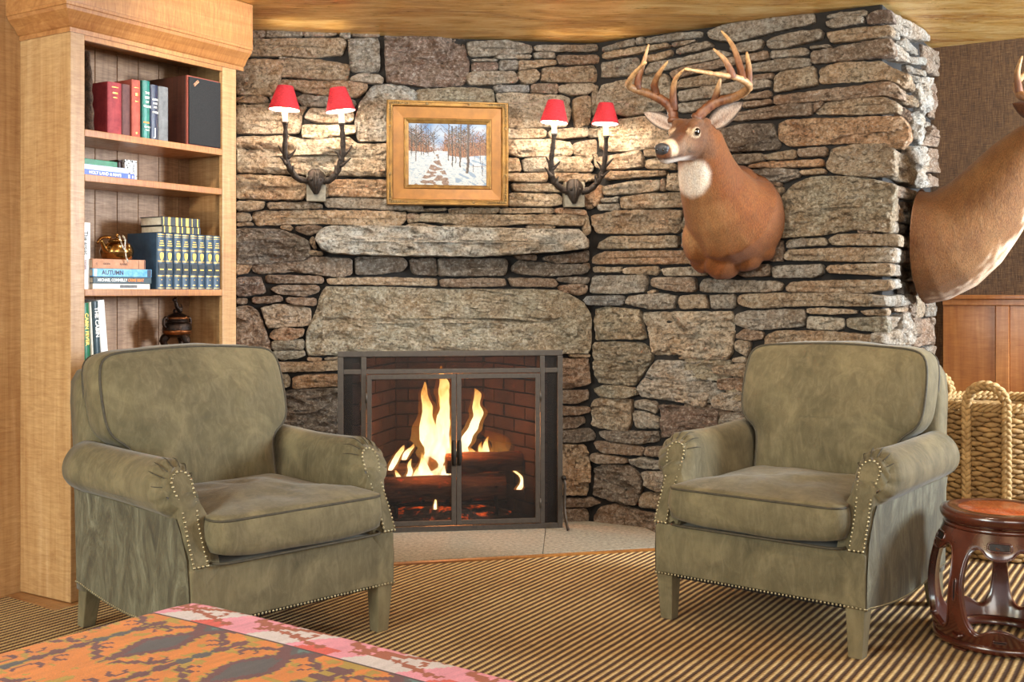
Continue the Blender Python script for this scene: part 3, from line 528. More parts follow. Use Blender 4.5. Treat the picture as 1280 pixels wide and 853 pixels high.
# ------------------------------------------------------------ the room: axes, planes, walls
ANG = R(32); AX = Vector((math.cos(ANG), -math.sin(ANG), 0)); BX = Vector((math.sin(ANG), math.cos(ANG), 0))
CEIL = 2.336
class Plane:
    def __init__(s, p0, d, toward):
        s.p = Vector((p0[0], p0[1], 0)); s.d = Vector((d[0], d[1], 0)).normalized()
        s.n = Vector((s.d.y, -s.d.x, 0))
        if s.n.dot(Vector((*toward, 0))) < 0: s.n = -s.n
    def hit(s, px, py, off=0.0):
        r = ray(px, py); o = Vector((0, 0, CAMH)); p = s.p+s.n*off
        t = (p-o).dot(s.n)/r.dot(s.n); w = o+r*t
        return ((w-s.p).dot(s.d), w.z)
    def at(s, a, z, off=0.0): return s.p+s.d*a+s.n*off+Vector((0, 0, z))
CORNER = (0.38, 5.35)
BREAST = Plane(CORNER, (-math.cos(R(9)), -math.sin(R(9))), (0, -1))       # a grows to the left
WING = Plane(CORNER, (AX.x, AX.y), (-BX.x, -BX.y))
WEND = WING.at(1.409, 0)
FLANK = Plane((WEND.x, WEND.y), (BX.x, BX.y), (AX.x, AX.y))
BEND = FLANK.at(1.02, 0)
BURLAP = Plane((BEND.x, BEND.y), (AX.x, AX.y), (-BX.x, -BX.y))
NEAR = Vector((-1.59, 3.974, 0))                                          # near corner of the bookcase
PAL = dict(g='#b8b2a8', t='#cdb798', b='#a88c72', d='#877a6e', r='#8a6c5c', c='#dccdb6', o='#cda478', w='#d6d2ca', l='#989ba0', n='#b8ae94')
random.seed(11)
def stone(code, pl, pts, proud=None, parent=None, name='stone', rough=1.0, back=-.06, flat=None):
    if proud is None: proud = random.uniform(-.006, .014)
    P = [Vector(q) for q in flat] if flat else [Vector(pl.hit(x, y, proud)) for x, y in pts]
    ar = sum(P[i].x*P[(i+1) % len(P)].y-P[(i+1) % len(P)].x*P[i].y for i in range(len(P)))
    if ar < 0: P.reverse()
    Q = []                                                                # soften corners a little
    for i in range(len(P)):
        a, b, c = P[i-1], P[i], P[(i+1) % len(P)]
        la, lc = (a-b).length, (c-b).length
        k1 = min(.3, .005/max(la, 1e-4)); k2 = min(.3, .005/max(lc, 1e-4))
        Q += [b.lerp(a, k1), b.lerp(c, k2)]
    per = sum((Q[i]-Q[i-1]).length for i in range(len(Q)))
    N = int(max(22, min(110, per/.014)))
    step = per/N; out = []; acc = 0; i = 0; pos = 0
    L = [(Q[(k+1) % len(Q)]-Q[k]).length for k in range(len(Q))]
    for k in range(N):
        d = k*step
        while acc+L[i] < d and i < len(Q)-1: acc += L[i]; i += 1
        out.append(Q[i].lerp(Q[(i+1) % len(Q)], min(1, (d-acc)/max(L[i], 1e-6))))
    c = sum(out, Vector((0, 0)))/N; so = random.uniform(0, 90)
    xs = [p.x for p in out]; ys = [p.y for p in out]
    w, h = max(xs)-min(xs), max(ys)-min(ys)
    cx, cy = (max(xs)+min(xs))/2, (max(ys)+min(ys))/2; mn = min(w, h)/2
    hw, hh = max(0, w/2-mn)*.9, max(0, h/2-mn)*.9
    tilt = Vector((random.uniform(-.06, .06), random.uniform(-.10, .06)))
    nrm = [(lambda e: Vector((e.y, -e.x)))((out[(k+1) % N]-out[k-1]).normalized()) for k in range(N)]
    for k in range(N):
        p = out[k]; j = .0032*nz((p.x*45, p.y*45, so))+.0016*nz((p.x*120, p.y*120, so)); out[k] = p+nrm[k]*(j+.0022)
    nr = int(max(3, min(16, mn/.010)))
    ts = [0, min(.22, .0035/mn)]+[min(.22, .0035/mn)+(.93-min(.22, .0035/mn))*(q/nr) for q in range(1, nr+1)]
    def tgt(p): return Vector((min(max(p.x, cx-hw), cx+hw), min(max(p.y, cy-hh), cy+hh)))
    amp = (.005+.024*min(1, mn/.12))*rough
    def dep(p):
        q = Vector((p.x, p.y*1.8, so))
        f = mnoise.fractal(q*9, 1.0, 2.0, 4); g = abs(mnoise.noise(q*16+Vector((3, 5, 7))))
        s = mnoise.noise(Vector((p.x*5, p.y*45, so)))
        h = mnoise.fractal(q*34, 1.0, 2.0, 3); c_ = mnoise.cell(Vector((p.x*7+f*.5, p.y*14+f*.6, so)))
        return proud+amp*(f*.8+.4*s-.45*g+.28*h+.55*(c_-.5))+tilt.x*(p.x-cx)+tilt.y*(p.y-cy)*.6
    rings = [[pl.at(p.x, p.y, back) for p in out]]
    rings.append([pl.at(*p, dep(p)-.007-.006*abs(nz((p.x*30, p.y*30, so)))) for p in out])
    for t in ts[1:]:
        rings.append([pl.at(*(p.lerp(tgt(p), t)), dep(p.lerp(tgt(p), t))-.0025*(1-t)**4) for p in out])
    o3 = pl.at(cx, cy, proud)
    rings = [[v-o3 for v in r] for r in rings]
    ob = MB().rings(rings, True, False, True).build(name, MAT['stone'], parent, False, loc=o3)
    col = Vector(hx(PAL[code])[:3]); k = random.uniform(.82, 1.16); wm = random.uniform(-.05, .05)
    ob.color = (col.x*k*(1+wm), col.y*k, col.z*k*(1-wm), 1)
    return ob
def lay(data, pl, parent):
    for ln in data.strip().splitlines():
        p = ln.split(); pts = [tuple(map(float, q.split(','))) for q in p[1:]]
        if pts[0] == (394.0, 297.0):
            o = stone('w', pl, pts, .11, parent, 'mantel_stone', 1.2); o['label'] = 'long pale grey rough mantel stone jutting from the chimney breast'
            o.color = (*hx('#d2d0c8')[:3], 1)
        elif pts[0] == (384.0, 445.0):
            o = stone('n', pl, pts, .012, parent, 'lintel_stone', .7); o['label'] = 'huge grey and tan lintel stone above the fire opening'
        else: stone(p[0], pl, pts, None, parent)
def slab(pl, a0, a1, z0, z1, off, name, mat, th=.05, parent=None, kind='structure'):
    vs = [pl.at(a, z, o) for o in (off, off-th) for a, z in ((a0, z0), (a1, z0), (a1, z1), (a0, z1))]
    o = mesh(name, vs, [(0,1,2,3),(7,6,5,4),(0,4,5,1),(1,5,6,2),(2,6,7,3),(3,7,4,0)], mat, parent, False)
    if kind and not parent: o['kind'] = kind
    return o
# chimney breast with the fire opening left free
OP0 = BREAST.hit(677, 446)[0]; OP1 = BREAST.hit(449, 446)[0]; OPZ = BREAST.hit(560, 447)[1]
m = MB()
def pbox(m, pl, a0, a1, z0, z1, o0, o1):
    vs = [pl.at(a, z, o) for o in (o0, o1) for a, z in ((a0, z0), (a1, z0), (a1, z1), (a0, z1))]
    m.add(vs, [(0,1,2,3),(7,6,5,4),(0,4,5,1),(1,5,6,2),(2,6,7,3),(3,7,4,0)])
pbox(m, BREAST, -.01, OP0, 0, CEIL, -.035, -.14); pbox(m, BREAST, OP1, 2.25, 0, CEIL, -.035, -.14); pbox(m, BREAST, OP0, OP1, OPZ, CEIL, -.035, -.14)
wall_back = m.build('wall_back', MAT['mortar'], None, False); wall_back['kind'] = 'structure'
wall_wing = slab(WING, -.02, 1.409-.045, 0, CEIL, -.035, 'wall_right', MAT['mortar'], .10)
wall_flank = slab(FLANK, .04, 1.04, 0, CEIL, -.04, 'wall_side', MAT['mortar'], .10)
lay(BREAST_STONES, BREAST, wall_back); lay(WING_STONES, WING, wall_wing); lay(FLANK_STONES, FLANK, wall_flank)
# the same masonry goes on behind the painting, the mounts and the chairs
def course(pl, parent, a0, a1, z0, z1, codes, off=-.008):
    z = z0
    while z < z1-.03:
        h = min(random.uniform(.055, .15), z1-z); a = a0
        if z1-z-h < .04: h = z1-z
        while a < a1-.04:
            l = min(random.uniform(.12, .34), a1-a)
            if a1-a-l < .06: l = a1-a
            j = lambda: random.uniform(-.006, .006)
            pa = [(a+.006+j(), z+.005+j()*.5), (a+l*.5, z+.005+j()), (a+l-.006+j(), z+.005+j()*.5), (a+l-.006+j(), z+h-.005+j()*.5), (a+l*.45, z+h-.005+j()), (a+.006+j(), z+h-.005+j()*.5)]
            stone(random.choice(codes), pl, None, off+random.uniform(-.004, .006), parent, flat=pa); a += l
        z += h
ax_ = lambda pl, x, y: pl.hit(x, y)
course(BREAST, wall_back, ax_(BREAST, 628, 200)[0], ax_(BREAST, 492, 200)[0], ax_(BREAST, 560, 255)[1], ax_(BREAST, 560, 129)[1], 'ctcg')
course(BREAST, wall_back, OP1+.01, 1.78, .01, ax_(BREAST, 360, 548)[1], 'dbtn')
course(WING, wall_wing, ax_(WING, 876, 280)[0], ax_(WING, 948, 280)[0], ax_(WING, 910, 334)[1], ax_(WING, 910, 222)[1], 'ttbg')
course(WING, wall_wing, ax_(WING, 852, 600)[0], 1.40, .01, ax_(WING, 1000, 452)[1], 'tgbdn')
course(WING, wall_wing, .33, ax_(WING, 852, 600)[0], .01, ax_(WING, 838, 648)[1], 'tb')
course(FLANK, wall_flank, .01, 1.0, .01, .86, 'tgbwn'); course(FLANK, wall_flank, .30, 1.0, .86, 1.56, 'tgbw')
# ceiling: glossy gold leaf brushed over plaster
c = NM('gold_leaf'); v = c.coord(scale=(.8, 3.2, 1), rot=(0, 0, R(-10)))
a = c.noise(v, 2.2, 6, .6, 1.2); b = c.noise(c.coord(scale=(1.5, 14, 1), rot=(0, 0, R(-12))), 6, 6, .7, 1.0)
col = c.ramp(a, [(.34, hx('#b87c34')), (.5, hx('#dca854')), (.66, hx('#f2cc84'))])
col = c.mix(c.mr(b, .48, .66, 0, .7), col, hx('#fae2ac'))
c.set(Base_Color=col, Metallic=.45, Roughness=c.mr(b, .3, .7, .24, .42)); c.put(c.b.inputs['Normal'], c.bump(b, .25, .012)); MAT['gold'] = c.m
ce = MB().box(-4.5, 6.5, -3.0, 7.5, CEIL, CEIL+.08).build('ceiling', MAT['gold'], None, False); ce['kind'] = 'structure'
# floor boards
MAT['floor'] = wood('floor_oak', '#8a5f38', '#b07f4e', '#c79a66', 'X', .3, .35, .3)
fl = MB().box(-4.5, 6.5, -3.0, 7.5, -.1, -.002).build('floor', MAT['mortar'], None, False); fl['kind'] = 'structure'
for i in range(12):
    o = MB().box(0, 1.7, -.0505, .0505, -.012, 0).build('floor_board', MAT['floor'], fl, False, .002, 1)
    q = NEAR-AX*1.0-BX*.42+BX*.103*i; o.location = (q.x, q.y, 0); o.rotation_euler = (0, 0, -ANG)
# rug
r = NM('striped_sisal'); v = r.coord(rot=(0, 0, ANG)); x, y, z = r.sep(v)
s1 = r.math('SINE', r.math('ADD', r.math('MULTIPLY', x, 2*math.pi/.0265), r.math('MULTIPLY', r.noise(v, 9, 2), 1.2)))
bead = r.math('SINE', r.math('MULTIPLY', y, 2*math.pi/.011)); bead2 = r.math('SINE', r.math('MULTIPLY', y, 2*math.pi/.022))
f = r.math('ADD', s1, r.math('MULTIPLY', bead, .35)); nse = r.noise(v, 60, 4, .7)
col = r.ramp(r.mr(f, -1.2, 1.2), [(.32, hx('#583e2a')), (.48, hx('#98764a')), (.6, hx('#ceae76')), (.9, hx('#e4c892'))])
col = r.mix(r.mr(r.noise(v, 2.2, 4), .35, .7, 0, .35), col, hx('#b08a5a'), 'MULTIPLY')
col = r.mix(r.mr(nse, .4, .7, 0, .5), col, hx('#c0a070'), 'MULTIPLY')
r.set(Base_Color=col, Roughness=.9); r.put(r.b.inputs['Normal'], r.bump(r.math('ADD', f, r.math('MULTIPLY', nse, 1.2)), .7, .006)); MAT['rug'] = r.m
HE0, HE1 = Vector((-.492, 4.53, 0)), Vector((.607, 4.785, 0)); hd = (HE1-HE0).normalized(); hn = Vector((hd.y, -hd.x, 0))
if hn.y > 0: hn = -hn
def hearth_at(X): return HE0+hd*((X-HE0.x)/hd.x)
K1 = Vector((-1.845, 4.035, 0)); K2 = Vector((-1.597, 3.854, 0))
K3 = K2+BX*.56; K4 = hearth_at(-1.0)+hn*.05; K5 = hearth_at(.66)+hn*.04
K6 = WING.at(.45, 0, .035); K7 = WING.at(1.42, 0, .035); K8 = FLANK.at(1.0, 0, .03); K9 = BURLAP.at(2.6, 0, .03)
poly = [K1-BX*4.5, Vector((-1.0, .2, 0)), Vector((5, .2, 0)), K9, K8, K7, K6, K5, K4, K3, K2, K1]
n = len(poly); vs = [(p.x, p.y, 0.001) for p in poly]+[(p.x, p.y, .009) for p in poly]
rug = mesh('rug', vs, [tuple(range(n-1, -1, -1)), tuple(range(n, 2*n))]+[(i, (i+1) % n, (i+1) % n+n, i+n) for i in range(n)], MAT['rug'], None, False)
tag(rug, 'flat woven rug of thin tan and dark brown stripes covering the floor', 'rug')
# hearth: two flush slabs and the timber edging
MAT['hearth'] = speck('hearth_granite', '#6b6254', '#a49a87', 60, .85, 0, .8, 120, .006)
hb = BREAST.at(OP1+.5, 0); h0 = hearth_at(-1.3); hm = hearth_at(.13); bm_ = BREAST.at(.22, 0, .012)
hearth = thing('hearth', 'low pale granite hearth in front of the fire screen', 'hearth', (0, 0, 0))
def prism(name, pts, z0, z1, mat, parent, bevel=.003):
    n = len(pts); m = MB().add([(p.x, p.y, z0) for p in pts]+[(p.x, p.y, z1) for p in pts],
        [tuple(range(n-1, -1, -1)), tuple(range(n, 2*n))]+[(i, (i+1) % n, (i+1) % n+n, i+n) for i in range(n)])
    return m.build(name, mat, parent, False, bevel, 2)
HZ = .016
prism('hearth_slab', [h0, hm-hd*.001, bm_+hd*-.001, BREAST.at(1.72, 0, .012)], .001, HZ, MAT['hearth'], hearth)
prism('hearth_slab', [hm+hd*.001, hearth_at(.74), WING.at(.30, 0, .012), BREAST.at(.01, 0, .012), bm_+hd*.001], .001, HZ, MAT['hearth'], hearth)
MAT['edging'] = wood('edging_wood', '#7a4a1c', '#a8702e', '#c48c44', 'X', .3, .4, .2)
prism('edging', [h0+hn*.032, hearth_at(.66)+hn*.026, hearth_at(.70)+hn*.001, h0+hn*.001], .001, .013, MAT['edging'], hearth, .002)
# wall left of the bookcase (figured maple panelling)
MAT['maple'] = wood('curly_maple', '#ab8153', '#c29c6c', '#cfac80', 'Z', .45, .36, .25)
MAT['maple_x'] = wood('curly_maple_long', '#a8723e', '#bc8852', '#ca9a64', 'X', .55, .34, .3)
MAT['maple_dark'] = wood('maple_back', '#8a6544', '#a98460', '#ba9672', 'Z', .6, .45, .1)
LW = Plane((NEAR-AX*.295).xy, BX.xy, (AX.x, AX.y))
wl = slab(LW, -3.2, .79, 0, CEIL, 0, 'wall_left', MAT['maple'], .08)
# burlap wall with wainscot
b_ = NM('burlap'); v = b_.coord(rot=(0, 0, ANG))
x, y, z = b_.sep(v)
w1 = b_.noise(b_.coord(rot=(0, 0, ANG), scale=(150, 150, 9)), 2.2, 3, .6); w2 = b_.noise(b_.coord(rot=(0, 0, ANG), scale=(9, 9, 150)), 2.2, 3, .6)
wv = b_.math('ADD', w1, w2); big = b_.noise(v, 4, 3)
col = b_.ramp(b_.mr(wv, .7, 1.35), [(.05, hx('#342213')), (.5, hx('#553a20')), (.95, hx('#735534'))])
b_.set(Base_Color=col, Roughness=.9); b_.put(b_.b.inputs['Normal'], b_.bump(wv, .6, .004)); MAT['burlap'] = b_.m
wb = slab(BURLAP, -.3, 4.2, 0, CEIL, 0, 'wall_burlap', MAT['burlap'], .08)
MAT['wains'] = wood('wainscot_wood', '#9a5c28', '#b07238', '#bd8246', 'Z', .35, .4, .2)
WZ = BURLAP.hit(1230, 374)[1]
ws = thing('wainscot', 'orange brown wooden wainscot with cap rail below the burlap wall', 'wainscot')
def plbox(name, pl, mat, parent, a0, a1, z0, z1, o0, o1, bevel=.003):
    m = MB(); pbox(m, pl, a0, a1, z0, z1, o0, o1); return m.build(name, mat, parent, False, bevel, 2)
s0 = BURLAP.hit(1245, 420)[0]; s1_ = BURLAP.hit(1262, 420)[0]
plbox('cap_rail', BURLAP, MAT['wains'], ws, .02, 4.1, WZ, WZ+.02, .002, .034)
plbox('rail', BURLAP, MAT['wains'], ws, .02, 4.1, WZ-.03, WZ-.001, .002, .02, .002)
edges = [.0, s0, s1_]
plbox('panel', BURLAP, MAT['wains'], ws, .02, s0-.002, .02, WZ-.031, .001, .010, .002)
plbox('stile', BURLAP, MAT['wains'], ws, s0, s1_, .02, WZ-.031, .001, .018, .003)
plbox('panel', BURLAP, MAT['wains'], ws, s1_+.002, s1_+.75, .02, WZ-.031, .001, .010, .002)
plbox('stile', BURLAP, MAT['wains'], ws, s1_+.752, s1_+.83, .02, WZ-.031, .001, .018, .003)
plbox('panel', BURLAP, MAT['wains'], ws, s1_+.832, 4.1, .02, WZ-.031, .001, .010, .002)
# ------------------------------------------------------------ bookcase (local x along its front, y to the back, z up)
BRZ = math.atan2(BX.y, BX.x)
def bc_world(x, y, z=0): return NEAR+BX*x-AX*y+Vector((0, 0, z))
BW, BD = .804, .295
bc = thing('bookcase', 'tall built-in maple bookcase with open shelves left of the stone chimney', 'bookcase', NEAR, BRZ)
M_, MX, MD = MAT['maple'], MAT['maple_x'], MAT['maple_dark']
box('side_panel', M_, bc, 0, .018, .0, BD, .002, 2.15)
box('side_panel', M_, bc, BW-.018, BW, .02, BD+.35, .002, 2.15)
box('stile', M_, bc, .0005, .0595, -.001, .019, .002, 2.15, .002)
box('stile', MX if 0 else M_, bc, .7277, BW, -.001, .019, .002, 2.15, .002)
box('top_rail', MX, bc, .060, .727, 0, .019, 2.041, 2.15, .002)
YB = .262
xs = [.02, .10, .20, .305, .41, .515, .62, .727, .785]
for i in range(len(xs)-1):
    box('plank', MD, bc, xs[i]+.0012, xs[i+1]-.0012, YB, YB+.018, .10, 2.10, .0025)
shelf_z = (1.717, 1.553, 1.133, .86)
for z in shelf_z:
    box('shelf', MX, bc, .0605, .7265, -.0005, YB-.001, z-.026, z, .002)
box('shelf', MX, bc, .02, .784, .02, YB-.001, 2.09, 2.11, .002)
box('apron_board', M_, bc, .060, .727, .001, .019, .10, .60, .002)
box('plinth', MX, bc, .060, .727, .004, .03, .002, .098, .002)
# crown: an S profile carried along the front and the left side
prof = [(.0, 2.060), (.006, 2.060), (.006, 2.076), (.012, 2.080), (.018, 2.088), (.028, 2.104), (.042, 2.118), (.052, 2.128), (.056, 2.140), (.060, 2.142), (.060, 2.153), (.0, 2.153)]
def crown(parent, w, d):
    rs = []
    rs.append([Vector((-o, d, z)) for o, z in prof]); rs.append([Vector((-o, -o, z)) for o, z in prof])
    rs.append([Vector((w+.012, -o, z)) for o, z in prof])
    return MB().rings(rs).build('crown_moulding', MX, parent, False)
crown(bc, BW+.025, BD-.003)
fz = box('frieze', MX, bc, -.058, BW+.04, -.058, BD+.35, 2.154, CEIL-.002, .002)
# ---- things on the shelves
def lettering(parent, text, size, x, y, z, mat, rot=(90, 0, 0), sx=1.0, bold=0):
    cu = bpy.data.curves.new('t', 'FONT'); cu.body = text; cu.size = size; cu.align_x = 'CENTER'; cu.align_y = 'CENTER'; cu.extrude = .0002; cu.resolution_u = 2; cu.offset = bold
    t = bpy.data.objects.new('t', cu); COL.objects.link(t)
    bpy.context.view_layer.update()
    me = bpy.data.meshes.new_from_object(t.evaluated_get(bpy.context.evaluated_depsgraph_get()))
    bpy.data.objects.remove(t); bpy.data.curves.remove(cu)
    for v in me.vertices: v.co.x *= sx
    o = link('lettering', me, mat, parent, False, (x, y, z)); o.rotation_euler = tuple(R(a) for a in rot); return o
MAT['paper'] = speck('page_paper', '#cdbfa6', '#e6dcc8', 60, .9, 0, .1)
MAT['gilt'] = plain('gilt', '#d9b25c', .4, .5); MAT['white_ink'] = plain('white_ink', '#f0efe8', .5); MAT['black_ink'] = plain('black_ink', '#1b1a1a', .5); MAT['orange_ink'] = plain('orange_ink', '#e8893a', .5)
def cloth(n, a, b, r=.65): MAT[n] = speck(n, a, b, 30, r, 0, .15, 200, .002); return MAT[n]
cloth('crimson_cloth', '#7a1f2c', '#a23b40'); cloth('rust_cloth', '#8c3a30', '#b25a48'); cloth('maroon_leather', '#4a2a2c', '#6a4340')
cloth('teal_jacket', '#0f5a55', '#1f7c70', .35); cloth('navy_jacket', '#141c34', '#252f4c', .35); cloth('grey_cloth', '#55585c', '#7d8084')
cloth('blue_leather', '#20364c', '#30495f', .45); cloth('black_leather', '#15191d', '#23282c', .4); cloth('tan_cloth', '#b07a58', '#c9977a')
cloth('sky_jacket', '#1c7fc4', '#8fcdf0', .3); cloth('slate_jacket', '#1c3038', '#2c444c', .35); cloth('pale_jacket', '#cfcabb', '#ebe8dd', .4)
cloth('white_jacket', '#d8dadb', '#f0f0ee', .4); cloth('green_jacket', '#0e5a3c', '#1c7a52', .35); cloth('powder_jacket', '#9fb4dc', '#c3d2ee', .35); cloth('royal_jacket', '#3450a8', '#4a68c0', .35)
def book(name, label, cover, w, d, h, pos, group=None, lean=0, flat=False, bands=(), spin=0):
    """upright: w thick (x), d deep (y), h tall; spine to -y. flat: lies with the spine to -y, d along x"""
    t = thing(name, label, 'book', bc_world(*pos), BRZ+R(spin), group)
    root = t
    if flat:
        k = MB(); k.box(0, h, 0, .004, .0005, w-.0005)                                   # spine
        k.box(0, h, .0, d, 0, .003); k.box(0, h, .0, d, w-.003, w)
        c = k.build('cover', MAT[cover], t, False, .0012, 1)
        box('page_block', MAT['paper'], t, .003, h-.003, .0045, d-.004, .0035, w-.0035, .0005)
        for b in bands:
            x, bw, mat = b[:3]; box('spine_band', MAT[mat], c, h*x, h*x+bw, -.0009, .001, .0015, w-.0015, .0002)
    else:
        rot = R(lean)
        k = MB()
        arc = [(-.5+.5*0, 0)]
        pr = [Vector((w*(.5-.5*math.cos(math.pi*q/8)), .004-.006*math.sin(math.pi*q/8), 0)) for q in range(9)]
        inn = [Vector((.003+(w-.006)*(q/8), .0075, 0)) for q in range(8, -1, -1)]
        k.rings([[p+Vector((0, 0, z)) for p in pr+inn] for z in (0, h)])
        k.box(0, .003, .004, d, 0, h); k.box(w-.003, w, .004, d, 0, h)
        c = k.build('cover', MAT[cover], t, False, 0)
        pg = box('page_block', MAT['paper'], t, .0032, w-.0032, .008, d-.004, .004, h-.005, .0005)
        for b in bands:
            z, bh, mat = b[:3]
            fr = b[3] if len(b) > 3 else .92
            q = MB(); pp = [(w*(.5-.5*fr*math.cos(math.pi*i/6)), .0036-.006*math.sin(math.pi*i/6)-.0006) for i in range(7)]
            q.rings([[Vector((x, y, zz)) for x, y in pp]+[Vector((x, y+.0015, zz)) for x, y in reversed(pp)] for zz in (h*z, h*z+bh)])
            q.build('spine_band', MAT[mat], c, False)
        if lean: t.rotation_euler = (0, rot, BRZ)
    return t
def sx(px, y):
    """place along the shelf whose front edge shows at picture column px when it stands y deep"""
    k = (px-640)/FPX; ox, oy = NEAR.x-AX.x*y, NEAR.y-AX.y*y
    return (k*oy-ox)/(BX.x-k*BX.y)
# top shelf
Z1 = 1.717
rk = thing('bark_slab', 'dark rough bark slab standing at the left end of the top shelf', 'ornament', bc_world(sx(104, .05), .03, Z1), BRZ)
rs = []
for i in range(19):
    z = .30*i/18; w = .028*(1-.55*(i/18)**2.2)+.004*math.sin(i*1.9)
    rs.append([Vector((-.004+.028+w*math.cos(a)*(.55+.22*nz((math.cos(a)*3, math.sin(a)*3, i*.7))), .05+.055*math.sin(a)*(1-.4*(i/18)**2)*(1+.18*nz((math.cos(a)*3, i*.6, 3))), z)) for a in [2*math.pi*k/14 for k in range(14)]])
MAT['bark'] = speck('bark', '#241812', '#6a5140', 40, .75, 0, 1.0, 60, .012)
MB().rings(rs).build('bark_body', MAT['bark'], rk)
yy = .022
b = book('book', 'thick crimson clothbound book, first book standing on the top shelf', 'crimson_cloth', sx(152.5, yy)-sx(135, yy), .15, .196, (sx(135, yy), yy, Z1), 'books standing on the top shelf', bands=((.90, .003, 'gilt', .7), (.78, .006, 'gilt', .6), (.70, .003, 'gilt', .5)))
b = book('book', 'worn maroon leather book between two red books on the top shelf', 'maroon_leather', .9*(sx(165.5, yy)-sx(154, yy)), .14, .198, (sx(154, yy), yy+.006, Z1), 'books standing on the top shelf')
b = book('book', 'tall rust-red book with gilt title beside the worn maroon book', 'rust_cloth', .96*(sx(176.5, yy)-sx(165.5, yy)), .17, .222, (sx(165.7, yy), yy+.002, Z1), 'books standing on the top shelf', bands=((.86, .002, 'gilt', .8), (.72, .012, 'gilt', .5), (.62, .003, 'gilt', .6), (.06, .008, 'gilt', .35)))
b = book('book', 'teal green book with white title on the top shelf', 'teal_jacket', .97*(sx(188, yy)-sx(178.6, yy)), .155, .226, (sx(178.6, yy), yy, Z1), 'books standing on the top shelf', bands=((.27, .006, 'orange_ink', .9),))
for k, (tx, z) in enumerate((('THE', .178), ('BEST', .160), ('OF', .143), ('WALKING', .126))): lettering(b, tx, .0125, .0185, -.0036, z, MAT['white_ink'], bold=.0003, sx=.62 if len(tx) > 4 else .9)
lettering(b, 'EDITED', .009, .0195, -.0036, .046, MAT['white_ink']); lettering(b, 'FIRST', .009, .0195, -.0036, .034, MAT['white_ink'])
b = book('book', 'dark navy book with white title beside the teal book', 'navy_jacket', .97*(sx(198, yy)-sx(188, yy)), .15, .216, (sx(188.2, yy), yy, Z1), 'books standing on the top shelf')
for k, (tx, z) in enumerate((('A RIVER', .158), ('NAME', .143), ('AND', .128), ('OTHERS', .108))): lettering(b, tx, .0105, .020, -.0036, z, MAT['white_ink'], bold=.0003, sx=.75)
lettering(b, 'J', .045, .020, -.0036, .03, MAT['white_ink'])
b = book('book', 'mottled grey book next to the loudspeaker', 'grey_cloth', .97*(sx(210.7, yy)-sx(198, yy)), .15, .216, (sx(198.4, yy), yy, Z1), 'books standing on the top shelf')
sl = sx(235.5, .006); sw = .7265-sl
sp = thing('loudspeaker', 'dark walnut loudspeaker with black grille at the right end of the top shelf', 'speaker', bc_world(sl, .005, Z1), BRZ)
MAT['walnut'] = wood('walnut', '#2e1712', '#4a261d', '#5c3226', 'Z', .2, .4, .2)
box('cabinet', MAT['walnut'], sp, 0, sw, .018, .25, .0, .282, .003)
MAT['grille'] = speck('grille_cloth', '#17181a', '#2a2b2e', 300, .9, 0, .3, 500)
box('bezel', plain('red_edge', '#8a4030', .5), sp, .001, sw-.001, .010, .0175, .001, .281, .001)
gr = box('grille', MAT['grille'], sp, .006, sw-.002, .001, .0098, .004, .276, .004)
bd = box('badge', plain('badge_copper', '#b98a6a', .35, .7), gr, -.016, .016, -.0015, .0, -.006, .006, .002); bd.location = (.040, .0008, .253); bd.rotation_euler = (0, R(-42), 0)
for k in range(3): box('badge_bar', MAT['black_ink'], gr, .027+.009*k, .031+.009*k, -.0012, -.0006, .2425+.008*k, .2475+.008*k, .0003)
# second shelf
Z2 = 1.553
b = book('book', 'blue flat-lying book titled in white capitals on the second shelf', 'royal_jacket', .020, .16, sx(168.5, .012)-.064, (.064, .012, Z2), 'flat books on the second shelf', flat=True)
lettering(b, 'HOLY LAND & MAPS', .0155, .095, -.0006, .010, MAT['white_ink'], bold=.0004); box('publisher_mark', MAT['white_ink'], b, .198, .207, -.0007, 0, .003, .016, .0002); box('publisher_mark', MAT['white_ink'], b, .216, .223, -.0007, 0, .004, .014, .0002)
b = book('book', 'pale powder-blue book lying on the blue titled book', 'powder_jacket', .020, .15, sx(158, .02)-.070, (.070, .02, Z2+.0202), 'flat books on the second shelf', flat=True)
b = book('book', 'green book lying topmost of the pile on the second shelf', 'green_jacket', .026, .13, sx(143, .06)-.100, (.100, .06, Z2+.0404), 'flat books on the second shelf', flat=True, bands=((.0, .150, 'green_jacket'),))
ch = list(b.children)
bx = thing('small_box', 'small white box with black brush marks standing on the second shelf', 'box', bc_world(sx(155.5, .176), .1745, Z2), BRZ)
MAT['marble'] = NM('brush_print'); v = MAT['marble'].coord(); MAT['marble'].set(Base_Color=MAT['marble'].ramp(MAT['marble'].voro(v, 90), [(.25, hx('#1b1b1b')), (.34, hx('#e8e6df'))]), Roughness=.5); MAT['marble'] = MAT['marble'].m
box('carton', MAT['marble'], bx, 0, .060, 0, .080, 0, .097, .001); box('front_label', MAT['white_jacket'], bx, .026, .056, -.0008, 0, .003, .085, .0002)
for i, (tx, z) in enumerate((('MAP', .066), ('OF', .044), ('IT', .022))): lettering(bx, tx, .014, .041, -.001, z, MAT['black_ink'], rot=(90, 90, 0))
br = thing('wooden_block', 'small brown wooden block behind the white box', 'block', bc_world(sx(146, .20), .19, Z2), BRZ)
box('block_body', MAT['walnut'], br, 0, .05, 0, .05, 0, .088, .003)
box('block_cap', MAT['walnut'], br, -.003, .053, -.003, .053, .0885, .095, .002)
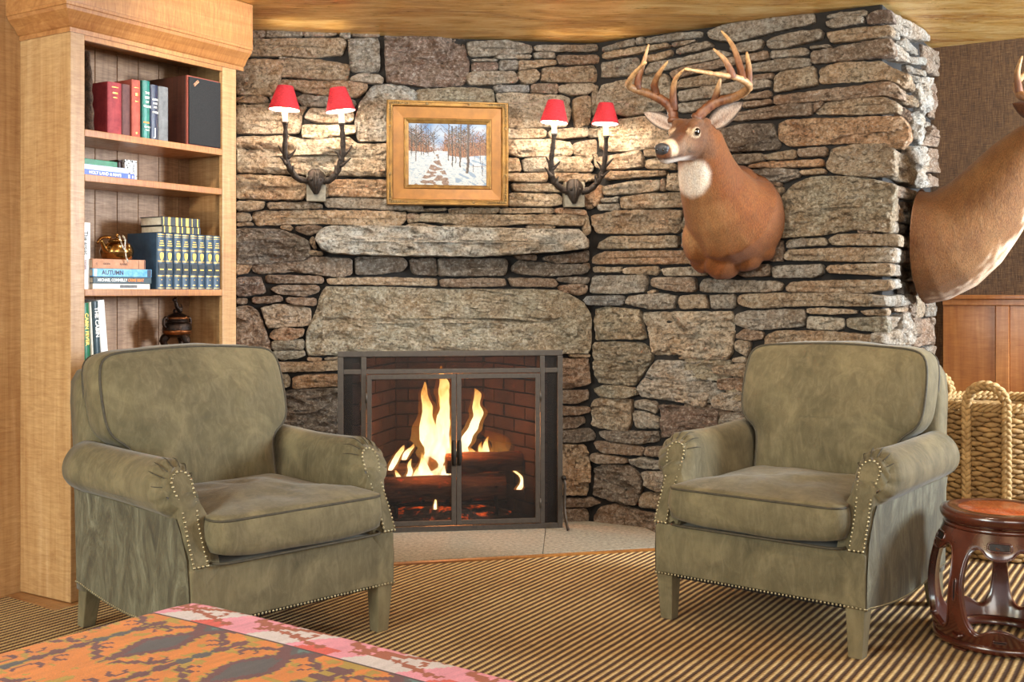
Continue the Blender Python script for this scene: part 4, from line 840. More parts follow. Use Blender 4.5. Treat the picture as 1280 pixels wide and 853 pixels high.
# third shelf
Z3 = 1.133
b = book('book', 'thin white upright book at the left end of the middle shelf', 'white_jacket', sx(113.5, .03)-.072, .17, .245, (.072, .03, Z3), 'upright books on the middle shelf')
lettering(b, 'The artist', .022, .014, -.0033, .17, MAT['black_ink'], rot=(90, 90, 0)); lettering(b, 'notes', .016, .014, -.0033, .09, MAT['crimson_cloth'], rot=(90, 90, 0))
g3 = 'flat books under the copper kettle'
pl0 = sx(116, .012); pw_ = sx(189, .012)-pl0
b = book('book', 'pale jacketed book at the bottom of the pile under the kettle', 'pale_jacket', .021, .15, pw_*.98, (pl0, .012, Z3), g3, flat=True); z = Z3+.0212
box('jacket_print', MAT['grey_cloth'], b, .12, .20, -.0007, 0, .005, .016, .0003)
b = book('book', 'dark slate thriller with white and orange spine title in the kettle pile', 'slate_jacket', .025, .15, pw_, (pl0, .010, z), g3, flat=True); z += .0252
lettering(b, 'MICHAEL CONNELLY', .0150, pw_*.32, -.0006, .0125, MAT['white_ink'], bold=.0005, sx=.92); lettering(b, 'CRIME BEAT', .0150, pw_*.72, -.0006, .0125, MAT['orange_ink'], bold=.0005, sx=.92)
b = book('book', 'bright sky-blue book with dark title in the kettle pile', 'sky_jacket', .030, .15, pw_*1.01, (pl0, .012, z), g3, flat=True, bands=((.92, .018, 'navy_jacket'), (.02, .012, 'pale_jacket'))); z += .0302
lettering(b, 'AUTUMN', .023, pw_*.33, -.0006, .015, MAT['navy_jacket'], bold=.0006)
b = book('book', 'tan clothbound book topmost of the pile carrying the kettle', 'tan_cloth', .036, .15, sx(182, .014)-pl0, (pl0, .014, z), g3, flat=True, bands=((.86, .001, 'maroon_leather'), (.97, .004, 'maroon_leather'))); z += .0362
for k in range(3): lettering(b, ('G', 'GREEN', 'KENNEL')[k], .010, (.018, .062, .140)[k], -.0006, .018, MAT['maroon_leather'])
# copper kettle
kt = thing('copper_kettle', 'polished copper kettle with chained lid standing on the tan book', 'kettle', bc_world(sx(146, .07), .07, z), BRZ)
MAT['copper'] = speck('polished_brass', '#8a6434', '#b48c54', 12, .2, 1.0, .05)
MB().lathe(crom([(.030, .0), (.052, .003), (.060, .018), (.062, .035), (.054, .056), (.040, .066), (.031, .070)], 5), 40).build('kettle_body', MAT['copper'], kt)
lid = MB().lathe(crom([(.033, .070), (.034, .074), (.024, .080), (.010, .084), (.004, .086)], 4), 28).build('lid', MAT['copper'], kt)
MB().lathe([(.003, .085), (.004, .090), (.007, .094), (.006, .099), (.001, .101)], 14).build('knob', MAT['copper'], lid)
MB().tube(crom([(-.048, -.012, .030), (-.066, -.018, .036), (-.080, -.022, .055), (-.092, -.026, .070)], 6), [.014-.0085*i/18 for i in range(19)], 14).build('spout', MAT['copper'], kt)
MB().tube(crom([(-.088, 0, .062), (-.070, .006, .078), (-.045, .01, .086), (-.02, .01, .086)], 6), .006, 10).build('handle', MAT['copper'], kt)
chn = []
MAT['chain'] = plain('steel_chain', '#d8d2c6', .3, .9)
path = crom([(-.012, -.030, .088), (-.022, -.046, .080), (-.020, -.058, .050), (-.014, -.066, .034), (-.012, -.069, .010), (-.006, -.071, -.006)], 4)+[]
path2 = crom([(.004, -.030, .090), (.002, -.046, .078), (-.008, -.058, .058), (-.014, -.066, .036)], 4)
q = MB()
for pth in (path, path2):
    for i, p in enumerate(pth):
        p = Vector(p); a = i % 2
        ring = [p+Vector((.0032*math.cos(u) if a else .0012*math.cos(u), .0012*math.cos(u) if a else .003*math.cos(u), .0045*math.sin(u))) for u in [2*math.pi*k/8 for k in range(9)]]
        q.tube(ring, .0012, 5, cap=False)
q.build('chain', MAT['chain'], kt)
# encyclopaedia set
gs = 'matching blue leather volumes on the middle shelf'
lab = 'blue leather gilt volume in the matching row on the middle shelf'
v0 = sx(196.5, .006); vw = (.7255-v0)/8.0
nums = ['first', 'second', 'third', 'fourth', 'fifth', 'sixth', 'seventh', 'eighth', 'ninth']
src = book('book', lab, 'blue_leather', vw*.97, .175, .222, (v0, .006, Z3), gs, bands=((.965, .003, 'gilt'), (.93, .0015, 'gilt'), (.70, .002, 'gilt'), (.685, .001, 'gilt'), (.50, .002, 'gilt'), (.485, .001, 'gilt'), (.24, .002, 'gilt'), (.225, .001, 'gilt'), (.065, .004, 'gilt', .6), (.02, .002, 'gilt')))
vc = vw*.485
for k in range(3): box('title_bar', MAT['gilt'], src, vc-.012+.002*k, vc+.012-.002*k, -.0034, -.0026, .170+.009*k, .174+.009*k, .0003)
q = MB(); q.rings([[Vector((vc+x, y, .130+zz)) for x, zz in ((0, -.017), (.007, -.009), (.0095, .004), (.0085, .013), (0, .016), (-.0085, .013), (-.0095, .004), (-.007, -.009))] for y in (-.0034, -.0024)])
em = q.build('crest', MAT['gilt'], src, False)
for k in range(3): box('crest_mark', MAT['blue_leather'], em, vc-.003+.001*k, vc+.003-.001*k, -.0038, -.0032, .132-.005*k, .134-.005*k, .0003)
box('label_panel', MAT['black_leather'], src, vc-.015, vc+.015, -.0031, -.0022, .060, .102, .0005)
box('volume_mark', MAT['gilt'], src, vc-.009, vc+.009, -.0036, -.0028, .076, .081, .0003)
box('star', MAT['gilt'], src, vc-.002, vc+.002, -.0036, -.0026, .036, .040, .0003)
ords = ['first', 'second', 'third', 'fourth', 'fifth', 'sixth', 'seventh', 'last']
for i in range(8):
    o = src if i == 0 else copy_tree(src)
    o.location = bc_world(v0+vw*i, .006+.002*(i % 2), Z3)
    o['label'] = 'blue leather gilt volume, %s from the left of the matching row' % ords[i] if i < 7 else 'blue leather gilt volume at the right end of the matching row'
g4 = 'black books lying on the blue volumes'
bb = (( .04, .004, 'gilt'), (.16, .003, 'gilt'), (.19, .006, 'gilt'), (.36, .012, 'gilt'), (.50, .004, 'gilt'), (.62, .014, 'gilt'), (.78, .003, 'gilt'), (.92, .005, 'gilt'))
zz = Z3+.2232
book('book', 'black gilt-banded book lying directly on the blue volumes', 'black_leather', .028, .13, sx(251, .012)-sx(203, .012), (sx(203, .012), .012, zz), g4, flat=True, bands=bb)
book('book', 'upper black gilt-banded book lying on the other black book', 'black_leather', .036, .13, sx(250, .014)-sx(202, .014), (sx(202, .014), .014, zz+.0283), g4, flat=True, bands=bb)
# fourth shelf
Z4 = .86
g5 = 'books standing on the lowest visible shelf'
xa, xb, xc, xd, xe = .066, sx(114, .015), sx(117.5, .015), sx(125.5, .015), sx(137, .015)
b = book('book', 'green spined book with yellow capitals on the lowest visible shelf', 'green_jacket', xb-xa-.002, .16, .222, (xa, .015, Z4), g5, lean=-2); lettering(b, 'CABIN FEVER', .020, (xb-xa)*.5, -.0034, .125, MAT['gilt'], rot=(90, 90, 0), bold=.0006)
b = book('book', 'slim pale book between the green book and the teal cabin book', 'pale_jacket', xc-xb-.001, .16, .226, (xb+.002, .015, Z4), g5, lean=-3)
b = book('book', 'dark teal cabin book with white capitals on the lowest visible shelf', 'slate_jacket', xd-xc-.001, .17, .228, (xc+.002, .012, Z4), g5, lean=-3); lettering(b, 'THE CABIN', .022, (xd-xc)*.5, -.0034, .150, MAT['white_ink'], rot=(90, 90, 0), bold=.0006)
b = book('book', 'leaning white book at the right end of the cabin books', 'white_jacket', xe-xd-.008, .17, .232, (xd+.004, .012, Z4), g5, lean=-5)
# bronze censer
cz = thing('bronze_censer', 'small dark bronze tripod censer with animal finial on the lowest visible shelf', 'ornament', bc_world(sx(221.5, .12), .12, Z4), BRZ)
MAT['bronze'] = speck('dark_bronze', '#15110f', '#3c2a20', 45, .35, .8, .5, 90, .006); MAT['bronze2'] = speck('warm_bronze', '#5a3218', '#8a5228', 30, .3, .8, .3, 80)
bd_ = MB().lathe(crom([(.022, .075), (.048, .082), (.058, .105), (.056, .130), (.044, .142), (.047, .148)], 5), 32).build('bowl', MAT['bronze'], cz)
MB().lathe([(.0535, .089), (.0575, .094), (.0585, .101), (.0580, .106), (.057, .106)], 32, cap=False).build('bowl_band', MAT['bronze2'], bd_)
ld = MB().lathe(crom([(.047, .149), (.046, .157), (.034, .168), (.016, .176), (.004, .179)], 4), 28).build('lid', MAT['bronze'], cz)
MB().lathe([(.046, .150), (.0485, .153), (.0485, .157), (.046, .160)], 28, cap=False).build('lid_band', MAT['bronze2'], ld)
for k in range(3):
    a = R(-90+120*k); d = Vector((math.cos(a), math.sin(a), 0))
    pts = crom([tuple(d*.036+Vector((0, 0, .088))), tuple(d*.056+Vector((0, 0, .062))), tuple(d*.040+Vector((0, 0, .035))), tuple(d*.046+Vector((0, 0, .012))), tuple(d*.056+Vector((0, 0, .002)))], 4)
    MB().tube(pts, [.015, .016, .017, .017, .016, .014, .011, .010, .009, .009, .010, .011, .012, .013, .013, .012, .010][:len(pts)], 10).build('leg', MAT['bronze'], cz)
for s in (-1, 1):
    MB().tube(crom([(s*.048, 0, .118), (s*.066, 0, .122), (s*.070, 0, .145), (s*.060, 0, .158), (s*.050, 0, .150)], 4), .006, 8).build('handle', MAT['bronze'], cz)
q = MB(); q.tube(crom([(.016, 0, .176), (.012, 0, .190), (.000, 0, .200), (-.006, 0, .214), (-.010, 0, .226)], 4), [.006, .009, .011, .012, .012, .012, .011, .010, .009, .009, .0085, .008, .008, .008, .008, .007, .006], 10)
q.ball((-.013, 0, .230), .009, 10, (1.3, .8, .9)); q.tube([(-.010, -.004, .192), (-.017, -.004, .178)], .004, 6); q.tube([(-.010, .004, .192), (-.017, .004, .178)], .004, 6)
q.tube(crom([(.018, 0, .182), (.026, 0, .196), (.020, 0, .212)], 3), .003, 6); q.tube([(-.008, .004, .236), (-.006, .006, .244)], [.003, .001], 5); q.tube([(-.008, -.004, .236), (-.006, -.006, .244)], [.003, .001], 5)
q.build('finial', MAT['bronze'], ld)
# ------------------------------------------------------------ firebox, fire and screen (frame along the breast: a to the left, n toward the room)
d = BREAST.d; nrm_ = BREAST.n
def bp(a, n, z=0): return BREAST.at(a, z, n)
fb = thing('firebox', 'sooty brick firebox behind the fire screen', 'firebox')
MAT['soot_brick'] = speck('soot_brick', '#241410', '#46302a', 18, .9, 0, .5, 60); MAT['soot'] = speck('soot', '#0c0a09', '#1f1814', 12, .95, 0, .3)
A0, A1, DEP = OP0+.002, OP1-.002, -.62
IN0, IN1 = A0+.20, A1-.20
def wall_bricks(p, q, rows, L, flip):
    """bricks on the vertical face from plan point p to q, inner face to the fire"""
    p, q = Vector(p), Vector(q); dirv = (q-p).normalized(); ln = (q-p).length; nn = Vector((dirv.y, -dirv.x))*flip
    H = .068; y = 0.004
    bk = MB(); P = [p-nn*.028-dirv*.05, q-nn*.028+dirv*.05, q-nn*.06+dirv*.06, p-nn*.06-dirv*.06]
    vs = [bp(v.x, v.y, 0.002) for v in P]+[bp(v.x, v.y, rows*H+.03) for v in P]
    bk.add(vs, [(0,1,2,3),(4,5,6,7),(0,1,5,4),(1,2,6,5),(2,3,7,6),(3,0,4,7)]).build('brick_backing', MAT['soot'], fb, False)
    for r in range(rows):
        s = -L*.5*(r % 2)
        while s < ln:
            a, b = max(0, s)+.004, min(ln, s+L)-.004
            if b-a > .03:
                pr = .004*random.random(); m = MB(); F0 = p+dirv*a+nn*pr; F1 = p+dirv*b+nn*pr; B1 = p+dirv*b-nn*.03; B0 = p+dirv*a-nn*.03
                vs = [bp(v.x, v.y, y+r*H+.004) for v in (F0, F1, B1, B0)]+[bp(v.x, v.y, y+(r+1)*H-.004) for v in (F0, F1, B1, B0)]
                m.add(vs, [(0,1,2,3),(4,5,6,7),(0,1,5,4),(1,2,6,5),(2,3,7,6),(3,0,4,7)]).build('brick', MAT['soot_brick'], fb, False)
            s += L
wall_bricks((A0, -.145), (IN0, DEP), 12, .20, -1); wall_bricks((IN0, DEP), (IN1, DEP), 12, .20, -1); wall_bricks((IN1, DEP), (A1, -.145), 12, .20, -1)
def quadbox(name, pts, z0, z1, mat, par):
    vs = [bp(*p, z0) for p in pts]+[bp(*p, z1) for p in pts]
    return MB().add(vs, [(0,1,2,3),(4,5,6,7),(0,1,5,4),(1,2,6,5),(2,3,7,6),(3,0,4,7)]).build(name, mat, par, False)
quadbox('firebox_floor', [(A0, .012), (A1, .012), (IN1-.02, DEP), (IN0+.02, DEP)], .0, .004, MAT['soot'], fb)
quadbox('smoke_hood', [(A0-.05, -.15), (A1+.05, -.15), (IN1+.08, DEP-.06), (IN0-.08, DEP-.06)], .86, .90, MAT['soot'], fb)
# stone facing of the jambs, seen through the screen's side strips
for a, s in ((OP0, 1), (OP1, -1)):
    for k in range(8):
        z0 = .01+.098*k; h = .09
        vs = [bp(a-s*.03, -.01, z0), bp(a+s*(.002+.006*random.random()), -.012, z0), bp(a+s*.0005, -.14, z0), bp(a-s*.03, -.14, z0)]
        vs += [v+Vector((0, 0, h)) for v in vs]
        MB().add(vs, [(0,1,2,3),(4,5,6,7),(0,1,5,4),(1,2,6,5),(2,3,7,6),(3,0,4,7)]).build('jamb_stone', MAT['soot_brick'], fb, False)
# grate
MAT['iron'] = speck('black_iron', '#17130f', '#2c241d', 30, .6, .6, .3)
AM = (A0+A1)/2
gt = thing('fire_grate', 'black iron log grate inside the fireplace', 'grate', bp(AM, -.33, .004), math.atan2(d.y, d.x))
def local(o, pts): return pts
for k in range(5):
    x = -.24+.12*k; MB().tube([(x, -.16, .15), (x, -.14, .085), (x, .0, .07), (x, .13, .085), (x, .15, .16)], .009, 8).build('bar', MAT['iron'], gt)
for y in (-.12, .11): MB().tube([(-.30, y, .072), (.30, y, .072)], .010, 8).build('cross_bar', MAT['iron'], gt)
for x in (-.25, .25):
    for y in (-.12, .11): MB().tube([(x, y, .072), (x, y, .002)], .010, 8).build('leg', MAT['iron'], gt)
# logs: (centre a from AM (+ left), n, z, half length, radius, yaw, label)
lg = NM('burning_log'); v = lg.coord(scale=(1, 5, 5)); a_ = lg.noise(v, 5, 6, .7, .5); b2 = lg.noise(lg.coord(), 16, 5, .7)
lg.set(Base_Color=lg.ramp(a_, [(.3, hx('#150e0a')), (.5, hx('#5a3520')), (.72, hx('#8a5a38'))]), Roughness=.9)
lg.put(lg.b.inputs['Emission Color'], lg.ramp(b2, [(.60, (0, 0, 0, 1)), (.74, hx('#ff4a08')), (.85, hx('#ffb050'))])); lg.b.inputs['Emission Strength'].default_value = .5
lg.put(lg.b.inputs['Normal'], lg.bump(a_, .9, .02)); MAT['log'] = lg.m
def log(label, a, n, z, hl, r, yaw=0, squash=1.0):
    t = thing('firewood_log', label, 'log', bp(AM+a, n, z), math.atan2(d.y, d.x)+R(yaw), 'logs burning in the fireplace')
    sd = random.random()*50; rs = []
    for i in range(15):
        x = -hl+2*hl*i/14; rs.append([Vector((x, r*math.cos(u)*(1+.14*nz((math.cos(u)*1.5, math.sin(u)*1.5, x*6+sd))), squash*r*math.sin(u)*(1+.14*nz((math.cos(u)*1.5, x*7, sd+4))))) for u in [2*math.pi*k/16 for k in range(16)]])
    MB().rings(rs, cap0=False, cap1=False).build('bark', MAT['log'], t)
    for i, nme in ((0, 'cut_end'), (14, 'cut_end')):
        q = MB(); c = sum(rs[i], Vector())/16; q.rings([[p+(p-c)*0 for p in rs[i]], [c+(p-c)*.6+Vector((.004*(1 if i else -1), 0, 0)) for p in rs[i]]]); q.build(nme, MAT['log_end'], t)
MAT['log_end'] = speck('log_end', '#5a3418', '#a8682c', 14, .9, 0, .4)
log('big front log lying across the grate nearest the screen', .02, -.235, .150, .31, .068, 1, .95)
log('split log resting on the right end of the front log', -.19, -.27, .268, .19, .052, 4)
log('small log on the left of the fire behind the front log', .24, -.36, .215, .11, .045, -6)
log('rear log against the firebox back', .0, -.43, .165, .28, .060, -3)
log('short tilted log in the middle of the fire', -.03, -.37, .262, .13, .045, 22)
ash = MB(); rs = []
for i in range(9):
    k = 1-i/9
    rs.append([Vector((.34*k*math.cos(u), .20*k*math.sin(u), .045*(1-k*k)+.008*nz((math.cos(u)*4, math.sin(u)*4, i)))) for u in [2*math.pi*j/28 for j in range(28)]])
em = NM('embers'); v = em.coord(); f = em.noise(v, 30, 5, .75)
em.set(Base_Color=em.ramp(f, [(.3, hx('#1a1411')), (.7, hx('#6a5a50'))]), Roughness=1.0); em.put(em.b.inputs['Emission Color'], em.ramp(em.noise(v, 14, 4, .7), [(.55, (0, 0, 0, 1)), (.7, hx('#ff5a10'))])); em.b.inputs['Emission Strength'].default_value = 1.2
o = ash.rings(rs).build('ember_bed', em.m, None); o.location = bp(AM, -.33, .006); o.rotation_euler = (0, 0, math.atan2(d.y, d.x)); tag(o, 'bed of grey ash and glowing embers under the logs', 'embers', kind='stuff')
# flames: curling tongues, hot core inside a thinner orange sheath
def flame_mat(name, stops, strength, alpha):
    m = NM(name); t = m.t; t.nodes.remove(m.b)
    z = m.sep(m.coord('Generated'))[2]; ns = m.noise(m.coord(scale=(1, 1, .45)), 22, 3, .6, .6)
    f = m.math('ADD', z, m.mr(ns, .3, .7, -.18, .18))
    e = m.n('ShaderNodeEmission'); m.put(e.inputs[0], m.ramp(f, stops)); e.inputs[1].default_value = strength
    tr = m.n('ShaderNodeBsdfTransparent'); mx = m.n('ShaderNodeMixShader')
    al = m.math('MULTIPLY', m.mr(f, .45, 1.05, 1, .05), m.mr(ns, .25, .6, alpha*.55, alpha))
    m.put(mx.inputs[0], al); m.put(mx.inputs[1], tr.outputs[0]); m.put(mx.inputs[2], e.outputs[0]); m.put(m.out.inputs[0], mx.outputs[0])
    return m.m
MAT['flame_core'] = flame_mat('flame_core', [(.0, hx('#ffd9a0')), (.25, hx('#fff2c8')), (.7, hx('#ffe08a')), (1, hx('#ff9a28'))], 3.4, .96)
MAT['flame_skin'] = flame_mat('flame_sheath', [(.0, hx('#ff8a3a')), (.3, hx('#ffb050')), (.7, hx('#ff8a20')), (1, hx('#e05008'))], 1.2, .20)
def flame(parent, pts, skin=True):
    """pts: (px, py, half width in px, n offset) traced up the tongue"""
    P = crom(pts, 6); rs = []; rc = []
    for k, (px, py, w, n) in enumerate(P):
        a, z = BREAST.hit(px, py, n); s = w*5.4/FPX
        c = bp(a, n, z)+d*(.010*nz((px*.09, py*.07, n*9))*min(1, k/4)); wob = .35*nz((px*.08, py*.09, n*9))
        ring = lambda q, dp: [c+d*(q*math.cos(u)*(1+.25*nz((math.cos(u)*2, py*.06, px*.04))))+nrm_*(dp*q*math.sin(u)) for u in [2*math.pi*j/12 for j in range(12)]]
        rs.append(ring(max(s*1.45*(1+wob), .002), .8)); rc.append(ring(max(s*.80*(1+wob*.6), .0008), .8))
    if skin: MB().rings(rs).build('flame_sheath', MAT['flame_skin'], parent)
    MB().rings(rc).build('flame_tongue', MAT['flame_core'], parent)
fr = thing('fire', 'bright yellow-white log fire burning behind the mesh screen', 'fire')
N0 = -.33
FL = [
 [(551, 600, 10, N0), (545, 570, 15, N0), (537, 540, 14, N0), (534, 515, 9, N0), (531, 490, 5, N0), (530, 478, 1, N0)],
 [(540, 598, 12, N0), (548, 570, 12, N0), (551, 540, 11, N0), (556, 510, 8, N0), (555, 485, 8, N0), (553, 468, 4, N0), (552, 458, 1, N0)],
 [(565, 575, 4, N0), (557, 555, 6, N0), (558, 530, 6, N0), (552, 505, 4, N0), (549, 492, 1, N0)],
 [(575, 565, 9, N0), (584, 548, 9, N0), (592, 533, 7, N0), (598, 518, 8, N0), (596, 503, 6, N0), (597, 492, 5, N0), (593, 486, 1, N0)],
 [(601, 583, 16, N0), (594, 574, 12, N0), (590, 566, 8, N0), (587, 560, 2, N0)],
 [(606, 584, 11, N0), (606, 570, 7, N0), (607, 556, 4, N0), (611, 546, 1, N0)],
 [(488, 588, 4, N0), (494, 575, 5, N0), (501, 563, 4, N0), (505, 557, 1, N0)],
 [(505, 575, 4, N0), (510, 566, 5, N0), (515, 559, 3, N0), (516, 555, .6, N0)],
 [(538, 604, 20, N0+.04), (532, 592, 12, N0+.04), (530, 578, 6, N0+.04), (527, 566, 1, N0+.04)],
 [(480, 606, 7, N0+.05), (476, 598, 4, N0+.05), (473, 592, 1, N0+.05)],
 [(508, 604, 6, N0+.05), (512, 592, 4, N0+.05), (511, 582, 3, N0+.05), (513, 574, .8, N0+.05)],
 [(560, 604, 9, N0+.05), (556, 590, 5, N0+.05), (558, 578, 2, N0+.05), (556, 570, .6, N0+.05)],
 [(544, 637, 2.2, N0+.14), (544, 628, 1.6, N0+.14), (543, 622, .4, N0+.14)],
 [(528, 600, 6, N0+.02), (533, 572, 6, N0+.02), (541, 545, 5, N0+.02), (538, 520, 3, N0+.02), (541, 508, .6, N0+.02)],
 [(562, 600, 5, N0), (566, 580, 4, N0), (561, 562, 4, N0), (564, 545, 1, N0)],
 [(494, 606, 6, N0+.05), (498, 597, 4, N0+.05), (495, 588, 1, N0+.05)],
 [(522, 606, 7, N0+.05), (519, 594, 4, N0+.05), (523, 584, 1, N0+.05)],
 [(584, 572, 6, N0), (580, 556, 4, N0), (584, 543, 1, N0)],
 [(596, 586, 7, N0), (603, 572, 6, N0), (600, 560, 3, N0), (602, 552, .6, N0)],
 [(616, 586, 5, N0), (617, 574, 4, N0), (622, 564, 1, N0)],
 [(649, 612, 4, N0+.07), (652, 604, 4, N0+.07), (650, 596, 3, N0+.07), (640, 588, 2.5, N0+.07), (628, 582, 1, N0+.07)],
]
for p in FL: flame(fr, p)
# softer smoky flame on the right: sheath only
for p in ([(612, 584, 8, N0-.04), (622, 568, 12, N0-.04), (627, 555, 13, N0-.04), (618, 545, 14, N0-.04), (606, 540, 9, N0-.04), (598, 537, 3, N0-.04)], [(620, 585, 5, N0-.04), (632, 577, 6, N0-.04), (636, 570, 3, N0-.04)]):
    P = crom(p, 6); rs = []
    for px, py, w, n in P:
        a, z = BREAST.hit(px, py, n); c = bp(a, n, z); s = w*5.4/FPX
        rs.append([c+d*(s*math.cos(u))+nrm_*(.8*s*math.sin(u)) for u in [2*math.pi*j/12 for j in range(12)]])
    MB().rings(rs).build('flame_sheath', MAT['flame_skin'], fr)
L = bpy.data.lights.new('fire_light', 'POINT'); L.energy = 26; L.color = (1, .30, .08); L.shadow_soft_size = .1
lo = bpy.data.objects.new('fire_light', L); COL.objects.link(lo); lo.location = bp(AM, -.30, .42)
# ---- screen: its own local frame, x to the right along the front
SL, SR = Vector((-.787-.01, 5.05-.002, 0)), Vector((.237, 5.187, 0))
sd_ = (SR-SL).normalized(); SW = (SR-SL).length; SH = .835
fs = thing('fire_screen', 'dark bronze framed fire screen with two mesh doors on the hearth', 'fire screen', (SL.x, SL.y, HZ), math.atan2(sd_.y, sd_.x))
MAT['frame_metal'] = speck('pewter_metal', '#3c352f', '#4a423a', 60, .45, .4, .1)
fx = lambda px: (px-425)/278*SW
fz_ = lambda py: SH*(668-py)/(668-446)
T = .008
def bar(name, x0, x1, z0, z1, par=fs, y0=-.008, y1=.008): return box(name, MAT['frame_metal'], par, x0, x1, y0, y1, z0, z1, .0025)
bar('post', 0, .026, 0, SH-.0265); bar('post', SW-.024, SW, 0, SH-.0265); bar('top_rail', 0, SW, SH-.026, SH); bar('bottom_rail', .0265, SW-.0245, .0, .024)
XA, XB = fx(457), fx(676)
bar('mullion', XA-.014, XA+.010, .0245, SH-.0265); bar('mullion', XB-.006, XB+.016, .0245, SH-.0265)
ZT = fz_(474)
for x0, x1 in ((.0265, XA-.0145), (XA+.0105, XB-.0065), (XB+.0165, SW-.0245)): bar('cross_rail', x0, x1, ZT, ZT+.022)
ms = NM('wire_mesh'); v = ms.coord(scale=(1, 1, 1)); x, y, z = ms.sep(v)
wv = ms.math('MAXIMUM', ms.math('SINE', ms.math('MULTIPLY', ms.math('ADD', x, z), 2*math.pi/.0042)), ms.math('SINE', ms.math('MULTIPLY', ms.math('SUBTRACT', x, z), 2*math.pi/.0042)))
tr = ms.n('ShaderNodeBsdfTransparent'); mx = ms.n('ShaderNodeMixShader'); ms.put(mx.inputs[0], ms.mr(wv, .66, .95, .16, .8)); ms.put(mx.inputs[1], tr.outputs[0]); ms.put(mx.inputs[2], ms.b.outputs[0]); ms.put(ms.out.inputs[0], mx.outputs[0])
ms.set(Base_Color=hx('#2a2522'), Roughness=.5, Metallic=.6); MAT['mesh'] = ms.m
def pane(x0, x1, z0, z1, par=fs, y=.003): return box('mesh_pane', MAT['mesh'], par, x0, x1, y, y+.0012, z0, z1, 0)
pane(.026, XA-.014, .024, ZT); pane(.026, XA-.014, ZT+.022, SH-.026); pane(XA+.010, XB-.006, ZT+.022, SH-.026); pane(XB+.016, SW-.024, .024, ZT); pane(XB+.016, SW-.024, ZT+.022, SH-.026)
XM = fx(569.5)
for x0, x1, s, lb in ((XA+.012, XM-.001, 1, None), (XM+.001, XB-.008, -1, None)):
    dr = MB().box(x0, x0+.022, -.019, -.0085, .03, ZT-.002).box(x1-.022, x1, -.019, -.0085, .03, ZT-.002).box(x0+.0215, x1-.0215, -.019, -.0085, ZT-.024, ZT-.002).box(x0+.0215, x1-.0215, -.019, -.0085, .03, .052).build('door', MAT['frame_metal'], fs, False, .002)
    pane(x0+.02, x1-.02, .05, ZT-.022, dr, -.013)
    hx_ = x1-.012 if s == 1 else x0+.012
    hz = fz_(572)
    MB().tube(crom([(hx_, -.020, hz+.055), (hx_, -.034, hz+.050), (hx_, -.040, hz+.02), (hx_, -.040, hz-.02), (hx_, -.034, hz-.045), (hx_, -.020, hz-.05)], 4), [.006, .007, .008, .009, .010, .010, .010, .011, .011, .012, .012, .012, .011, .011, .010, .010, .009, .009, .008, .008, .007], 10).build('handle', MAT['iron'], dr)
    for z in (.12, .62): MB().tube([(x0-.002 if s == 1 else x1+.002, -.016, z-.022), (x0-.002 if s == 1 else x1+.002, -.016, z+.022)], .0055, 10).build('hinge', MAT['frame_metal'], dr)
for x, s in ((SW-.002, 1), (.004, -1)):
    MB().tube(crom([(x+.006*s, -.010, .225), (x+.010*s, -.018, .205), (x+.008*s, -.020, .15), (x+.006*s, -.030, .09), (x+.010*s, -.060, .035), (x+.014*s, -.085, .006)], 5), .009, 8, flat=.55).build('foot', MAT['frame_metal'], fs)
    MB().ball((x+.006*s, -.012, .235), .012, 12).build('foot_knob', MAT['iron'], fs)
# ------------------------------------------------------------ antler sconces
MAT['bronze_arm'] = speck('blackened_bronze', '#1d1815', '#4a3f38', 70, .5, .6, .6, 120, .004)
sh = NM('red_linen'); v = sh.coord(); wv = sh.math('ADD', sh.noise(sh.coord(scale=(1, 1, 14)), 60, 3), sh.noise(sh.coord(scale=(9, 9, 1)), 60, 3))
cs = sh.ramp(sh.mr(wv, .7, 1.3), [(.1, hx('#7c0d1a')), (.9, hx('#c0303c'))])
tl = sh.n('ShaderNodeBsdfTranslucent'); sh.put(tl.inputs[0], cs); sh.set(Base_Color=cs, Roughness=.85); mx = sh.n('ShaderNodeMixShader'); mx.inputs[0].default_value = .09
sh.put(mx.inputs[1], sh.b.outputs[0]); sh.put(mx.inputs[2], tl.outputs[0]); sh.put(sh.out.inputs[0], mx.outputs[0]); MAT['shade'] = sh.m
ln_ = NM('shade_lining'); tl = ln_.n('ShaderNodeBsdfTranslucent'); tl.inputs[0].default_value = hx('#fff0dc'); ln_.set(Base_Color=hx('#fff0dc'), Roughness=.8); mx = ln_.n('ShaderNodeMixShader'); mx.inputs[0].default_value = .4
ln_.put(mx.inputs[1], ln_.b.outputs[0]); ln_.put(mx.inputs[2], tl.outputs[0]); ln_.put(ln_.out.inputs[0], mx.outputs[0]); MAT['lining'] = ln_.m
MAT['candle'] = plain('ivory_sleeve', '#f6ead2', .5, 0)
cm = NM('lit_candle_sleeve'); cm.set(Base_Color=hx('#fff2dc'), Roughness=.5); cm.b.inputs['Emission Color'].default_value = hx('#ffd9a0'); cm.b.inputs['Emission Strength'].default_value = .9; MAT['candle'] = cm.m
bb_ = NM('lit_bulb'); bb_.set(Base_Color=hx('#ffffff')); bb_.b.inputs['Emission Color'].default_value = hx('#ffd8a0'); bb_.b.inputs['Emission Strength'].default_value = 14; MAT['bulb'] = bb_.m
MAT['plate'] = speck('stone_grey_plate', '#6d6658', '#928a7a', 40, .7, 0, .3)
def bw(px, py, n):
    a, z = BREAST.hit(px, py, n); return BREAST.at(a, z, n)
